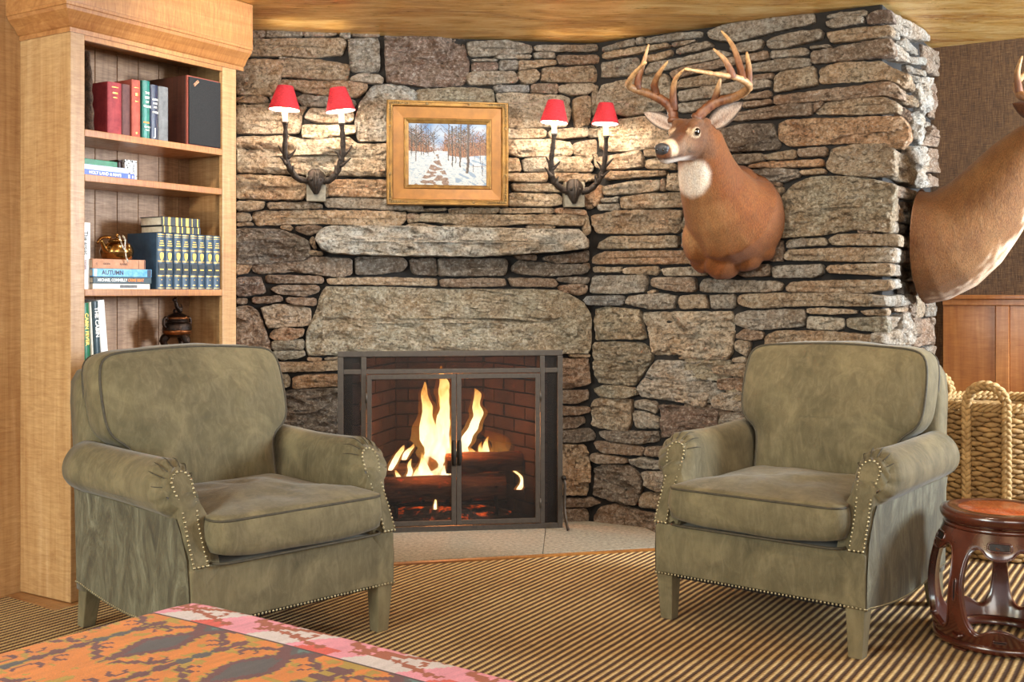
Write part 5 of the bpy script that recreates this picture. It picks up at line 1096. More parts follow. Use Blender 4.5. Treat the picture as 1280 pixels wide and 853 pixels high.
def sconce(label, ox, oy, arms, skull, plate, nmax=(.15, .15)):
    S = 1/5.3333; g = lambda p: (ox+p[0]*S, oy+p[1]*S)
    root = bw(*g(skull), .045)
    t = thing('antler_sconce', label, 'wall lamp', root, math.atan2(-BREAST.d.y, -BREAST.d.x), 'antler wall sconces with red shades')
    inv = (Matrix.Translation(root) @ Matrix.Rotation(t.rotation_euler.z, 4, 'Z')).inverted()
    def L(p, n): return inv @ bw(*g(p), n)
    p0, p1 = L(plate[0], .035), L(plate[1], .035)
    box('back_plate', MAT['plate'], t, p0.x, p1.x, p0.y-.012, p0.y+.035, p1.z, p0.z, .004)
    q = MB(); rs = []
    prof_ = [(.052, .020, .014), (.040, .034, .022), (.022, .041, .030), (.0, .040, .036), (-.022, .030, .030), (-.045, .019, .020), (-.064, .009, .012)]
    for z, w, dpt in prof_:
        rs.append([Vector((w*math.cos(u)*(1+.12*math.sin(3*u+z*80)), -.012-dpt*max(-.35, math.sin(u))*(1+.15*math.cos(5*u)), z+.004)) for u in [2*math.pi*k/18 for k in range(18)]])
    q.rings(rs); q.ball((.020, -.038, .006), .009, 8); q.ball((-.020, -.038, .006), .009, 8); q.tube([(0, -.045, .05), (0, -.055, .0), (0, -.040, -.06)], [.006, .008, .004], 8)
    q.build('skull_mount', MAT['bronze_arm'], t)
    for k, (arm, tines, shade) in enumerate(arms):
        nm = nmax[k]; m = len(arm)
        pts = [L(p, .055+(nm-.055)*(1-i/(m-1))) for i, p in enumerate(arm)]
        P = crom([tuple(p) for p in pts], 5); nn = len(P)
        a = MB().tube(P, [.0105+.006*(i/nn)+.0016*math.sin(i*1.7) for i in range(nn)], 10).build('antler_arm', MAT['bronze_arm'], t)
        for (b, e, c) in tines:
            nb = .055+(nm-.055)*.55
            B, E = L(b, nb), L(e, nb+.012); Cc = L(c, nb+.004)
            T = crom([tuple(B), tuple(Cc), tuple(E)], 5); MB().tube(T, [.0095*(1-i/len(T))+.0012 for i in range(len(T))], 8).build('tine', MAT['bronze_arm'], a)
        top = pts[0]; (tx, ty, tw), (bx_, by, bwid) = shade
        T, B = L((tx, ty), nm), L((bx_, by), nm); ax = (T-B).normalized(); u = ax.orthogonal().normalized(); w = ax.cross(u)
        sc = 5.05/FPX*S; rt, rb = tw*sc, bwid*sc
        def rr(f, dr): c = B.lerp(T, f); r = rb+(rt-rb)*f+dr; return [c+(u*math.cos(2*math.pi*j/40)+w*math.sin(2*math.pi*j/40))*r for j in range(40)]
        s = MB().rings([rr(i/6, 0) for i in range(7)], True, False, False).build('shade', MAT['shade'], t)
        MB().rings([rr(i/6, -.0022) for i in range(7)], True, False, False).build('shade_lining', MAT['lining'], s)
        MB().rings([rr(.0, -.003), rr(.0, .0012), rr(.035, .0012), rr(.035, 0)], True, False, False).build('shade_hem', MAT['shade'], s)
        cd = MB().tube([top, top+(B-top)*.5+Vector((0, 0, .02)), B.lerp(T, .30)], .0125, 14).build('candle_sleeve', MAT['candle'], t)
        MB().tube([top-Vector((0, 0, .012)), top+Vector((0, 0, .002))], [.010, .017], 12).build('drip_cup', MAT['bronze_arm'], cd)
        c = B.lerp(T, .48); MB().lathe([(.004, -.018), (.010, -.010), (.012, .0), (.008, .014), (.002, .026)], 14, c).build('bulb', MAT['bulb'], cd)
        ld = bpy.data.lights.new('bulb_light', 'POINT'); ld.energy = 8.5; ld.color = (1, .84, .65); ld.shadow_soft_size = .03
        lo = bpy.data.objects.new('bulb_light', ld); COL.objects.link(lo); lo.parent = t; lo.location = B.lerp(T, -.02)
    return t
sconce('antler wall sconce with two red shades left of the painting', 330, 95,
  [([(142, 310), (143, 400), (140, 490), (150, 560), (180, 630), (225, 682), (285, 700)], [((140, 520), (95, 462), (118, 500)), ((160, 545), (212, 490), (188, 520)), ((150, 590), (105, 542), (128, 556)), ((205, 655), (193, 598), (194, 630))], ((142, 68, 52), (135, 225, 104))),
   ([(518, 318), (524, 400), (526, 480), (514, 560), (488, 635), (445, 690), (405, 702)], [((512, 560), (470, 502), (495, 520)), ((528, 530), (588, 460), (560, 500)), ((512, 600), (580, 548), (548, 572)), ((482, 650), (472, 595), (478, 625))], ((492, 80, 53), (512, 236, 99)))],
  (345, 705), ((283, 650), (412, 838)))
sconce('antler wall sconce with two red shades between the painting and the deer mount', 670, 110,
  [([(122, 308), (112, 400), (102, 480), (102, 560), (125, 630), (170, 672), (205, 692)], [((100, 520), (64, 455), (82, 490)), ((108, 545), (162, 488), (138, 515)), ((105, 590), (58, 530), (82, 560)), ((140, 640), (150, 590), (140, 615))], ((131, 85, 54), (120, 232, 97))),
   ([(468, 322), (465, 400), (456, 500), (440, 570), (410, 630), (360, 677), (312, 690)], [((448, 555), (404, 490), (428, 520)), ((462, 520), (518, 465), (492, 492)), ((440, 590), (492, 552), (466, 568)), ((400, 640), (395, 580), (396, 610))], ((467, 102, 49), (462, 240, 94)))],
  (250, 690), ((190, 626), (322, 796)), (.15, .19))
# ------------------------------------------------------------ the framed painting
pc = bw(559.6, 192.4, .05); prz = math.atan2(-BREAST.d.y, -BREAST.d.x)
pt = thing('framed_painting', 'winter landscape painting in a wide carved gold frame above the mantel stone', 'painting', pc, prz)
MAT['gold_frame'] = speck('antique_gold', '#6a4c24', '#a07a40', 26, .42, .55, .5, 160, .003); MAT['gold_liner'] = speck('amber_gold_liner', '#74480e', '#905e1a', 16, .38, .25, .12)
MAT['carved'] = speck('carved_gold', '#5c4526', '#a5895c', 120, .5, .4, 1.0, 190, .006)
sc_ = 5.14/FPX/math.cos(R(9)); PW, PH = 151.5*sc_/2, 131.0*5.14/FPX/2
def fpt(cx, cy): return ((cx-426)/805*2*PW, -(cy-435)/696*2*PH)
def frame_ring(name, o, i, d0, d1, mat, prof=None):
    """mitred moulding between the outer and inner rectangle; prof = [(fraction inwards, depth towards the viewer)]"""
    prof = prof or [(0, d0), (0, d1), (1, d1), (1, d0)]; rs = []
    for f, dp in prof:
        x0, x1, z0, z1 = [o[k]+(i[k]-o[k])*f for k in range(4)]
        rs.append([Vector((x0, -dp, z0)), Vector((x1, -dp, z0)), Vector((x1, -dp, z1)), Vector((x0, -dp, z1))])
    m = MB().rings(list(map(list, rs)), True, False, False); n = len(rs)
    m.f += [(j, (j+1) % 4, 4*(n-1)+(j+1) % 4, 4*(n-1)+j) for j in range(4)]
    return m.build(name, mat, pt, False)
o1 = (-PW, PW, -PH, PH); a = fpt(65, 128); b = fpt(780, 742); o2 = (a[0], b[0], b[1], a[1])
a = fpt(135, 200); b = fpt(717, 672); o3 = (a[0], b[0], b[1], a[1]); a = fpt(168, 235); b = fpt(684, 645); o4 = (a[0], b[0], b[1], a[1])
frame_ring('outer_moulding', o1, o2, 0, 0, MAT['gold_frame'], [(0, -.03), (0, .022), (.12, .030), (.30, .030), (.38, .024), (.62, .024), (.70, .029), (.82, .029), (.90, .020), (1, .012), (1, -.02)])
frame_ring('liner', o2, o3, 0, 0, MAT['gold_liner'], [(0, -.02), (0, .012), (1, .007), (1, -.02)])
frame_ring('inner_moulding', o3, o4, 0, 0, MAT['gold_frame'], [(0, -.02), (0, .009), (.15, .016), (.4, .014), (.55, .009), (.8, .006), (1, .002), (1, -.02)])
for sx in (-1, 1):
    for sz in (-1, 1):
        w = .105; xx = sx*(PW-.0145); zz = sz*(PH-.0145)
        q = MB()
        for k in range(8):
            q.ball((xx-sx*.012*k, -.0305, zz), .0062-.0003*k, 8, (1, .5, .9)); q.ball((xx, -.0305, zz-sz*.012*k), .0062-.0003*k, 8, (.9, .5, 1))
        q.build('corner_carving', MAT['carved'], pt)
for x, z in ((-PW+.0145, .12), (PW-.0145, .12), (-PW+.0145, -.10), (PW-.0145, -.10), (.10, PH-.0145), (-.10, PH-.0145), (.12, -PH+.0145)):
    MB().ball((x, -.0305, z), .007, 8, (.9, .5, 1)).build('carved_boss', MAT['carved'], pt)
# canvas painted stroke by stroke on a fine grid
GX, GZ = 170, 136; prg = random.Random(5)
buf = [[None]*GX for _ in range(GZ)]
def pn(x, y, s, o=0): return mnoise.noise(Vector((x*s, y*s, o)))
def lerp3(a, b, t): return tuple(a[k]+(b[k]-a[k])*t for k in range(3))
SKY1, SKY2 = hx('#5f92cf')[:3], hx('#d8e2ee')[:3]; RUS = [hx(h)[:3] for h in ('#a5673f', '#8a4e32', '#c08a5c', '#74402c', '#b0785a')]
SNO = [hx(h)[:3] for h in ('#eaf0f6', '#c9d9ea', '#f8f8f6', '#b4c8de')]; ROAD = [hx(h)[:3] for h in ('#9a7a6a', '#b59a88', '#7c5c50')]
for j in range(GZ):
    for i in range(GX):
        x, y = i/(GX-1), j/(GZ-1)                                            # y down
        c = lerp3(SKY1, SKY2, min(1, max(0, .35+.9*y+.6*pn(x, y, 6))))
        tl_ = .10+.55*abs(x-.40)**.8*0+(.10+.30*math.exp(-((x-.36)/.13)**2))+.06*pn(x, y, 9, 3)
        if x > .45: tl_ = .26+.10*pn(x, y, 12, 5)
        if y > tl_-.18 and y < .56 and prg.random() < min(1, (y-tl_+.18)*4): c = RUS[int(abs(pn(x*2.5, y, 30, 8))*9+prg.random()*2) % 5]
        gl = .47+.05*pn(x, y, 5, 2)+(.05 if x > .5 else -.02)
        if y > gl:
            c = SNO[int(abs(pn(x*.6, y*1.8, 16, 1))*7) % 4]
            ctr = .40-.24*(y-.5)+.03*math.sin(y*9); wid = .015+.50*(y-.5)**1.25 if y > .5 else 0
            if abs(x-ctr) < wid and pn(x*.9, y*1.9, 13, 4) > -.05: c = ROAD[int(abs(pn(x, y*3, 22, 6))*8) % 3]
            if x > .6 and pn(x*1.4-y*1.6, y+x*.4, 9, 9) > .22: c = hx('#9fb8d6')[:3]
        buf[j][i] = c
def stroke(x0, y0, x1, y1, w, col):
    n = int(max(abs(x1-x0)*GX, abs(y1-y0)*GZ)*1.5)+2
    for k in range(n):
        t = k/(n-1); cx, cy = (x0+(x1-x0)*t)*(GX-1)+pn(t*3, x0*40, 2)*1.2, (y0+(y1-y0)*t)*(GZ-1)
        for ii in range(int(cx-w), int(cx+w)+2):
            if abs(ii-cx) <= w and 0 <= ii < GX and 0 <= int(cy) < GZ: buf[int(cy)][ii] = lerp3(col, hx('#c9b8a4')[:3], .55 if (ii-cx) < -w*.3 and prg.random() < .5 else 0)
DK = [hx(h)[:3] for h in ('#3a2c28', '#54423a', '#2c2422')]
def tree(x, y0, h, w, br=6):
    stroke(x, y0, x+prg.uniform(-.015, .015), y0-h, w, prg.choice(DK))
    for _ in range(br):
        t = prg.uniform(.35, .95); s = prg.choice((-1, 1)); l = prg.uniform(.04, .13)
        stroke(x, y0-h*t, x+s*l, y0-h*t-l*prg.uniform(.7, 1.5), .45, prg.choice(DK))
for _ in range(26): tree(prg.uniform(0, .36), prg.uniform(.46, .54), prg.uniform(.2, .45), .35, 3)
for _ in range(16): tree(prg.uniform(.5, 1.0), prg.uniform(.48, .58), prg.uniform(.3, .5), .4, 4)
for x, y, h, w in ((.09, .62, .6, 1.1), (.16, .52, .5, .7), (.03, .5, .45, .7), (.51, .60, .6, 1.1), (.56, .70, .66, 1.3), (.60, .64, .6, 1.0), (.66, .71, .7, 1.6), (.92, .64, .45, .6)): tree(x, y, h, w, 9)
tree(.755, .80, .80, 3.0, 14)
stroke(.80, .70, 1.0, .68, .6, hx('#8a6248')[:3]); stroke(.83, .66, .83, .78, .7, DK[0]); stroke(.945, .60, .95, .84, .7, DK[0])
vs = []; cols = []
x0, x1, z0, z1 = o4
for j in range(GZ):
    for i in range(GX):
        vs.append((x0+(x1-x0)*i/(GX-1), -.001, z1+(z0-z1)*j/(GZ-1))); cols.append([q*.5 for q in buf[j][i]])
cv = mesh('canvas', vs, [(j*GX+i, (j+1)*GX+i, (j+1)*GX+i+1, j*GX+i+1) for j in range(GZ-1) for i in range(GX-1)], None, pt, False)
at = cv.data.color_attributes.new('paint', 'FLOAT_COLOR', 'POINT'); at.data.foreach_set('color', [q for c in cols for q in (*c, 1)])
def attr_mat(name, attr, rough=.6, bumps=None, sheen=0, **kw):
    m = NM(name); a = m.n('ShaderNodeAttribute', attribute_name=attr); m.set(Base_Color=a.outputs['Color'], Roughness=rough, **kw)
    return m, a.outputs['Color']
m, c = attr_mat('oil_paint', 'paint', .45); m.put(m.b.inputs['Normal'], m.bump(m.noise(m.coord(), 160, 3), .3, .003)); cv.data.materials.append(m.m)
box('backing_board', MAT['walnut'], pt, o3[0], o3[1], .004, .02, o3[2], o3[3], 0)
# ------------------------------------------------------------ deer mounts
def vcol(o, fn, name='fur'):
    me = o.data; at = me.color_attributes.new(name, 'FLOAT_COLOR', 'POINT')
    buf = []
    for v in me.vertices: buf += [*fn(v.co, v.normal), 1]
    at.data.foreach_set('color', buf)
fm, fc = attr_mat('deer_fur', 'fur', .75)
v = fm.coord(scale=(1, 1, .30)); hn_ = fm.noise(v, 260, 3, .7); hn2 = fm.noise(fm.coord(scale=(1, 1, .4)), 46, 5, .7)
col = fm.mix(fm.mr(hn_, .35, .65, 0, .55), fc, fm.mix(1, fc, hx('#6b5444'), 'MULTIPLY')); col = fm.mix(fm.mr(hn2, .35, .7, .3, 0), col, hx('#d8b088'), 'OVERLAY')
fm.set(Base_Color=col, Sheen_Weight=.06, Sheen_Roughness=.5); fm.b.inputs['Specular IOR Level'].default_value = .2
fm.put(fm.b.inputs['Normal'], fm.bump(fm.math('ADD', hn_, hn2), .45, .006)); MAT['fur'] = fm.m
am_, ac = attr_mat('antler_bone', 'bone', .5); n_ = am_.noise(am_.coord(scale=(1, 1, .5)), 70, 5, .7)
am_.set(Base_Color=am_.mix(am_.mr(n_, .4, .65, 0, .6), ac, am_.mix(1, ac, hx('#7a5236'), 'MULTIPLY'))); am_.put(am_.b.inputs['Normal'], am_.bump(n_, .5, .005)); MAT['antler'] = am_.m
MAT['eye'] = plain('glass_eye', '#0d0806', .05, 0, Coat_Weight=1.0); MAT['nose'] = speck('nose_leather', '#1c1b1c', '#343438', 60, .4, 0, .6, 220, .003)
RB, DKB, WHT, GRB = [Vector(hx(h)[:3]) for h in ('#683a15', '#38261a', '#ebe4da', '#7d6856')]
def sstep(a, b, x):
    t = min(1, max(0, (x-a)/(b-a))); return t*t*(3-2*t)
def head_mat(pos, fwd, roll=0):
    f = Vector(fwd).normalized(); up = Vector((0, 0, 1)); l = up.cross(f).normalized(); u = f.cross(l)
    if roll: q = Quaternion(f, R(roll)); l = q @ l; u = q @ u
    return Matrix(((f.x, l.x, u.x, pos[0]), (f.y, l.y, u.y, pos[1]), (f.z, l.z, u.z, pos[2]), (0, 0, 0, 1)))
HEAD = [(-.115, .040, .050, -.030), (-.085, .060, .074, -.022), (-.045, .070, .086, -.022), (-.005, .071, .086, -.028), (.035, .064, .078, -.036), (.075, .051, .063, -.046), (.115, .043, .056, -.054), (.150, .040, .051, -.059), (.178, .039, .047, -.062), (.196, .034, .040, -.063), (.209, .020, .026, -.063)]
def hide(parent, neck, hm, extra=None, voxel=.0075):
    m = MB(); m.tube([p for p, r in neck], [r for p, r in neck], 28)
    rs = []
    for x, ry, rz, zc in [tuple(q) for q in crom(HEAD, 3)]:
        ring = []
        for k in range(24):
            u = 2*math.pi*k/24; cy, cz = math.cos(u), math.sin(u)
            pin = 1-.16*max(0, -cz)*(1 if x > .0 else .4)                    # narrower jaw
            ring.append(hm @ Vector((x, ry*cy*pin, zc+rz*cz*(.92 if cz > 0 else 1.0))))
        rs.append(ring)
    m.rings(rs)
    h2 = MB()
    for s in (-1, 1):
        h2.ball((.030, s*.052, .006), .026, 12, (1.25, .75, .9)); h2.ball((.0, s*.040, .040), .030, 12, (1.4, 1, .7)); h2.ball((.045, s*.045, -.05), .032, 12, (1.5, .7, .9)); h2.ball((-.06, s*.050, .03), .026, 10)
        h2.ball((.193, s*.015, -.043), .017, 10, (1.0, .9, .9))
    h2.ball((.186, 0, -.086), .022, 10, (1.2, 1.0, .7))
    h2.xf(hm); m.add(h2.v, h2.f)
    if extra: m.add(extra.v, extra.f)
    o = m.build('hide', None, parent)
    apply_mods(o, ('REMESH', dict(mode='VOXEL', voxel_size=voxel)), ('SMOOTH', dict(iterations=4, factor=.5)))
    return o
def antlers(parent, beams, conv):
    for name, base, tines in beams:
        P = crom([tuple(conv(p)) for p in base], 6); n = len(P)
        a = MB().tube(P, [max(.0025, .0225*(1-.78*(i/n)**1.5)+.0014*math.sin(i*2.3)) for i in range(n)], 12).build('antler', None, parent)
        p0 = Vector(P[0]); ln = max((Vector(p)-p0).length for p in P)
        B1, B2 = Vector(hx('#6a3c1e')[:3]), Vector(hx('#c09868')[:3])
        vcol(a, lambda c, nn: B1.lerp(B2, sstep(.25, 1.0, (c-p0).length/ln)+.15*nz(c, 30)), 'bone'); a.data.materials.append(MAT['antler'])
        q = MB(); t0 = (Vector(P[2])-p0).normalized(); u = t0.orthogonal().normalized(); w = t0.cross(u)
        q.tube([p0-t0*.01, p0+t0*.004, p0+t0*.014], [.024, .027, .019], 14); b = q.build('burr', None, a); vcol(b, lambda c, nn: B1*.8, 'bone'); b.data.materials.append(MAT['antler'])
        for tp in tines:
            T = crom([tuple(conv(p)) for p in tp], 6); m = len(T); t0_ = Vector(T[0]); tl_ = (Vector(T[-1])-t0_).length
            ti = MB().tube(T, [max(.002, .0155*(1-(i/m)**1.6)+.002) for i in range(m)], 10).build('tine', None, a)
            vcol(ti, lambda c, nn: B1.lerp(B2, sstep(.2, 1.0, (c-t0_).length/tl_)), 'bone'); ti.data.materials.append(MAT['antler'])
def ear(parent, base, tip, face, width=.052, cup=.55):
    base, tip = Vector(base), Vector(tip); ax = (tip-base).normalized(); L = (tip-base).length
    f = Vector(face); f = (f-ax*f.dot(ax)).normalized(); s = ax.cross(f)
    def grid(off):
        out = []
        for i in range(15):
            t = i/14; w = width*(math.sin(math.pi*min(1, (t*.93+.07))**.80)**.75)*(1 if t < .98 else .2)
            for j in range(13):
                q = -1+2*j/12; out.append(base+ax*(L*t)+s*(w*q*(1-.10*abs(q)))+f*(cup*w*(q*q)-.30*w+off*(1-.75*q*q))-f*(.02*t*t))
        return out
    A, B = grid(.004), grid(-.004); n = len(A); fs = []
    for i in range(14):
        for j in range(12):
            k = i*13+j; fs.append((k, k+1, k+14, k+13)); fs.append((n+k, n+k+13, n+k+14, n+k+1))
    rim = [j for j in range(13)]+[i*13+12 for i in range(1, 15)]+[14*13+j for j in range(11, -1, -1)]+[i*13 for i in range(13, 0, -1)]
    for i in range(len(rim)): a, b = rim[i], rim[(i+1) % len(rim)]; fs.append((a, n+a, n+b, b))
    o = mesh('ear', A+B, fs, MAT['fur'], parent)
    me = o.data; at = me.color_attributes.new('fur', 'FLOAT_COLOR', 'POINT'); buf = []
    for i in range(2*n):
        k = i % n; t = (k//13)/14; q = abs(-1+2*(k % 13)/12)
        if i < n:
            c = Vector(hx('#b8aea6')[:3]).lerp(Vector(hx('#6a4c40')[:3]), max(0, .85-q*1.7)*(1-t*.8)); c = c.lerp(Vector(hx('#2c211b')[:3]), sstep(.58, .90, q)*.92+sstep(.86, 1, t)*.7)
            c = c.lerp(Vector(hx('#8d7a70')[:3]), .8*max(0, nz((k*.9, t*5, q*14))))
        else: c = DKB.lerp(RB, .4)
        buf += [*c, 1]
    at.data.foreach_set('color', buf)
    return o
def wpt(px, py, n):
    a, z = WING.hit(px, py, n); return WING.at(a, z, n)
# --- buck on the wing wall
d1 = thing('deer_mount', 'whitetail buck shoulder mount with tall antlers on the stone wall above the right armchair', 'deer mount', (0, 0, 0))
neck1 = [(wpt(921, 276, -.015), .226), (wpt(920, 275, .03), .228), (wpt(913, 268, .09), .222), (wpt(901, 254, .15), .178), (wpt(890, 232, .215), .144), (wpt(883, 212, .275), .124), (wpt(879, 195, .32), .110), (wpt(875, 178, .36), .098), (wpt(868, 168, .40), .080)]
hp1 = wpt(860, 166, .455); hm1 = head_mat(hp1, (-.64, -.70, -.20), -4)
ex = MB()
for p, r, s in ((wpt(880, 318, .085), .070, (1, 1, 1.25)), (wpt(903, 322, .085), .082, (1.1, 1, 1.25)), (wpt(934, 320, .055), .072, (1, 1, 1)), (wpt(956, 312, .04), .05, (1, 1, 1)), (wpt(890, 300, .115), .085, (1, 1, 1.2)), (wpt(955, 262, .05), .085, (1, 1, 1.3)), (wpt(922, 236, .05), .105, (1, 1, 1)), (wpt(938, 262, .05), .12, (1, 1, 1.1)), (wpt(873, 300, .13), .075, (1, 1, 1.5))): ex.ball(p, r, 16, s)
h1 = hide(d1, neck1, hm1, ex, .007)
for v in h1.data.vertices:                                                   # rim of the mount cut flat on the wall, skin folds at the brisket
    c = v.co; n = (c-WING.p).dot(WING.n); lim = .038
    if n < lim: v.co = c+WING.n*(lim-n)
    a = (c-WING.p).dot(WING.d)
    fl = sstep(1.42, 1.24, c.z)*sstep(.5, .0, n)
    if fl > 0:
        fo = .010*math.sin(a*70+3*math.sin(c.z*18))*fl; v.co = v.co+Vector((0, 0, .35*fo))+WING.n*fo
h1.data.update()
inv1 = hm1.inverted()
thr_c, thr_t = wpt(866, 222, .41), wpt(866, 238, .36)
br0, br1 = wpt(880, 300, .12), wpt(903, 345, .08)
def fur1(c, n):
    l = inv1 @ c; k = nz(c, 9)*.5+nz(c, 26)*.3
    col = RB.lerp(Vector(hx('#7c4e20')[:3]), .30+.35*k)
    nf = (c-WING.p).dot(WING.n)
    z = c.z
    if z < 1.44: col = col.lerp(Vector(hx('#6a3c1c')[:3]), .35*sstep(1.44, 1.2, z))
    frontness = n.dot(Vector((-.7, -.7, 0)))
    col = col.lerp(Vector(hx('#a8845c')[:3]), .55*sstep(.55, .95, frontness)*sstep(1.66, 1.58, z)*sstep(1.25, 1.35, z))   # lighting gradient painted in: left front of the chest paler
    # throat patch
    dt = (c-wpt(866, 222, nf)); dd = math.hypot(dt.x/.062, dt.z/.078)
    if l.z < -.07 and nf > .24: col = col.lerp(WHT, sstep(1.25, .80, dd+.25*k))
    # brisket folds: pale ridges
    if l.x > -.09 and l.length < .26 and nf > .27:                               # head
        hc = RB.lerp(DKB, .45+.3*k)
        if abs(l.y) > .035 and l.x < .10: hc = hc.lerp(Vector(hx('#75573f')[:3]), .45)
        hc = hc.lerp(Vector(hx('#6a4a2e')[:3]), sstep(.03, .06, l.z)*.7)
        hc = hc.lerp(GRB, .75*sstep(.03, .09, l.x)*sstep(.028, .045, abs(l.y)))
        hc = hc.lerp(Vector(hx('#4a3424')[:3]), sstep(.06, .12, l.x)*sstep(.026, .012, abs(l.y))*sstep(-.03, -.005, l.z))
        hc = hc.lerp(Vector(hx('#e8d2b4')[:3]), .72*sstep(.128, .152, l.x)*sstep(.192, .174, l.x)*sstep(-.090, -.06, l.z))
        e = math.hypot((l.x-.034)/.024, (l.z-.002)/.0195)
        if abs(l.y) > .03: hc = hc.lerp(Vector(hx('#cdb99c')[:3]), .7*sstep(1.3, .95, e))
        if abs(l.y) > .03: hc = hc.lerp(Vector(hx('#2c1e16')[:3]), sstep(.88, .70, e))
        hc = hc.lerp(WHT*.8, .85*sstep(-.084, -.098, l.z)*sstep(.02, .08, l.x))
        hc = hc.lerp(Vector(hx('#2a1e18')[:3]), .8*sstep(.0045, .0015, abs(l.z+.084-.02*(.2-l.x)))*sstep(.10, .12, l.x))
        w = sstep(-.09, -.03, l.x)*sstep(-.13, -.10, l.z)
        col = col.lerp(hc, w)
    return col*(1+.10*k)
vcol(h1, fur1); h1.data.materials.append(MAT['fur'])
def head_bits(parent, hm):
    for s in (-1, 1):
        e = MB().ball((.032, s*.0655, .006), .0155, 16, (1.15, .72, 1)).xf(hm).build('eye', MAT['eye'], parent)
    q = MB(); q.ball((.200, 0, -.048), .031, 18, (.52, 1.02, .88)); q.ball((.197, .016, -.042), .017, 12); q.ball((.197, -.016, -.042), .017, 12)
    nb = q.xf(hm).build('nose', MAT['nose'], parent)
    for s in (-1, 1): MB().ball((.2125, s*.0150, -.046), .0058, 10, (.5, 1, 1.3)).xf(hm).build('nostril', MAT['eye'], nb)
head_bits(d1, hm1)
ear(d1, wpt(842, 160, .42), wpt(804, 139, .46), (-.3, -.9, .2), .037)
ear(d1, wpt(889, 158, .36), wpt(928, 126, .34), (-.45, -.9, .0), .048)
C4 = lambda p: wpt(730+p[0]/4.7407, p[1]/4.7407, p[2])
antlers(d1, [
 ('a', [(530, 712, .41), (520, 650, .415), (478, 603, .43), (400, 562, .46), (310, 532, .50), (263, 508, .55), (275, 470, .60), (312, 420, .64), (368, 368, .68)],
  [[(536, 655, .415), (528, 560, .44), (541, 472, .47), (592, 412, .50)], [(428, 562, .45), (418, 500, .47), (448, 430, .50), (497, 364, .52)], [(318, 528, .50), (322, 470, .51), (350, 380, .52), (384, 262, .53)]]),
 ('b', [(668, 700, .40), (725, 645, .385), (790, 604, .37), (880, 580, .36), (950, 545, .38), (978, 508, .43), (930, 470, .50), (850, 450, .56), (720, 430, .64), (596, 408, .72)],
  [[(775, 600, .37), (790, 540, .39), (808, 468, .41)], [(880, 462, .54), (868, 420, .55), (830, 350, .57), (766, 289, .58)], [(938, 476, .49), (925, 400, .48), (880, 270, .47), (814, 183, .46)], [(972, 500, .44), (976, 400, .43), (964, 308, .42)]])], C4)
# --- second mount, on the far flank of the chimney, head leaving the frame
d2 = thing('deer_mount', 'deer shoulder mount in profile facing right beside the burlap wall', 'deer mount', (0, 0, 0))
def fpnt(px, py, n):
    s = .42; p = FLANK.at(s, 0, n); return Vector((p.x, p.y, CAMH+(HORIZON-py)*p.y/FPX))
n2 = [(fpnt(0, 308, .03), .262), (fpnt(0, 306, .09), .255), (fpnt(0, 298, .16), .238), (fpnt(0, 284, .23), .212), (fpnt(0, 262, .30), .186), (fpnt(0, 232, .38), .164), (fpnt(0, 204, .45), .140), (fpnt(0, 180, .52), .112), (fpnt(0, 168, .56), .09)]
hp2 = fpnt(0, 160, .60); hm2 = head_mat(hp2, (.93, .25, -.18), 0)
h2 = hide(d2, n2, hm2, None, .009)
for v in h2.data.vertices:
    n = (v.co-FLANK.p).dot(FLANK.n)
    if n < .045: v.co = v.co+FLANK.n*(.045-n)
h2.data.update()
inv2 = hm2.inverted()
cen = [p for p, r in n2]
def fur2(c, n):
    k = nz(c, 9)*.5+nz((c.x*40, c.y*40, c.z*14))*.4
    col = Vector(hx('#6c4827')[:3]).lerp(Vector(hx('#82603a')[:3]), .4+.6*k)
    i = min(range(len(cen)), key=lambda q: (cen[q]-c).length); t = (cen[min(i+1, len(cen)-1)]-cen[max(i-1, 0)]).normalized()
    fr_ = (FLANK.n-t*FLANK.n.dot(t)); fr_.z = min(fr_.z, -.2); fr_.normalize()
    w = n.dot(fr_)
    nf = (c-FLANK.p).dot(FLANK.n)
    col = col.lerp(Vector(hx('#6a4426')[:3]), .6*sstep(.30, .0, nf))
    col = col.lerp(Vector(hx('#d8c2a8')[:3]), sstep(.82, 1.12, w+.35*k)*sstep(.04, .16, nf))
    return col*(1+.12*k)
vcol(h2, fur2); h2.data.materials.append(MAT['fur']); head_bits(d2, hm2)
hb2 = lambda x, y, z: hm2 @ Vector((x, y, z))
ear(d2, hb2(-.05, -.055, .05), hb2(-.12, -.16, .10), (.5, -.8, 0), .045); ear(d2, hb2(-.05, .055, .05), hb2(-.12, .16, .10), (.5, .8, 0), .045)
def C2b(p): return fpnt(0, p[1], p[0])
A2 = [hb2(-.01, -.035, .055), hb2(-.05, -.09, .11), hb2(-.10, -.16, .15), hb2(-.08, -.21, .22), hb2(.0, -.23, .30), hb2(.10, -.19, .36)]
A3 = [hb2(-.01, .035, .055), hb2(-.05, .09, .11), hb2(-.10, .16, .15), hb2(-.08, .21, .22), hb2(.0, .23, .30), hb2(.10, .19, .36)]
TA = fpnt(0, 138, .385); 
antlers(d2, [('a', A2, [[A2[1], hb2(.01, -.09, .16), hb2(.03, -.09, .22)], [A2[2], hb2(-.165, -.17, .17), hb2(-.175, -.17, .24), hb2(-.165, -.17, .32)]]), ('b', A3, [[A3[1], hb2(.01, .09, .16), hb2(.03, .09, .22)], [A3[2], hb2(-.12, .17, .24), hb2(-.11, .17, .32)]])], lambda p: p)
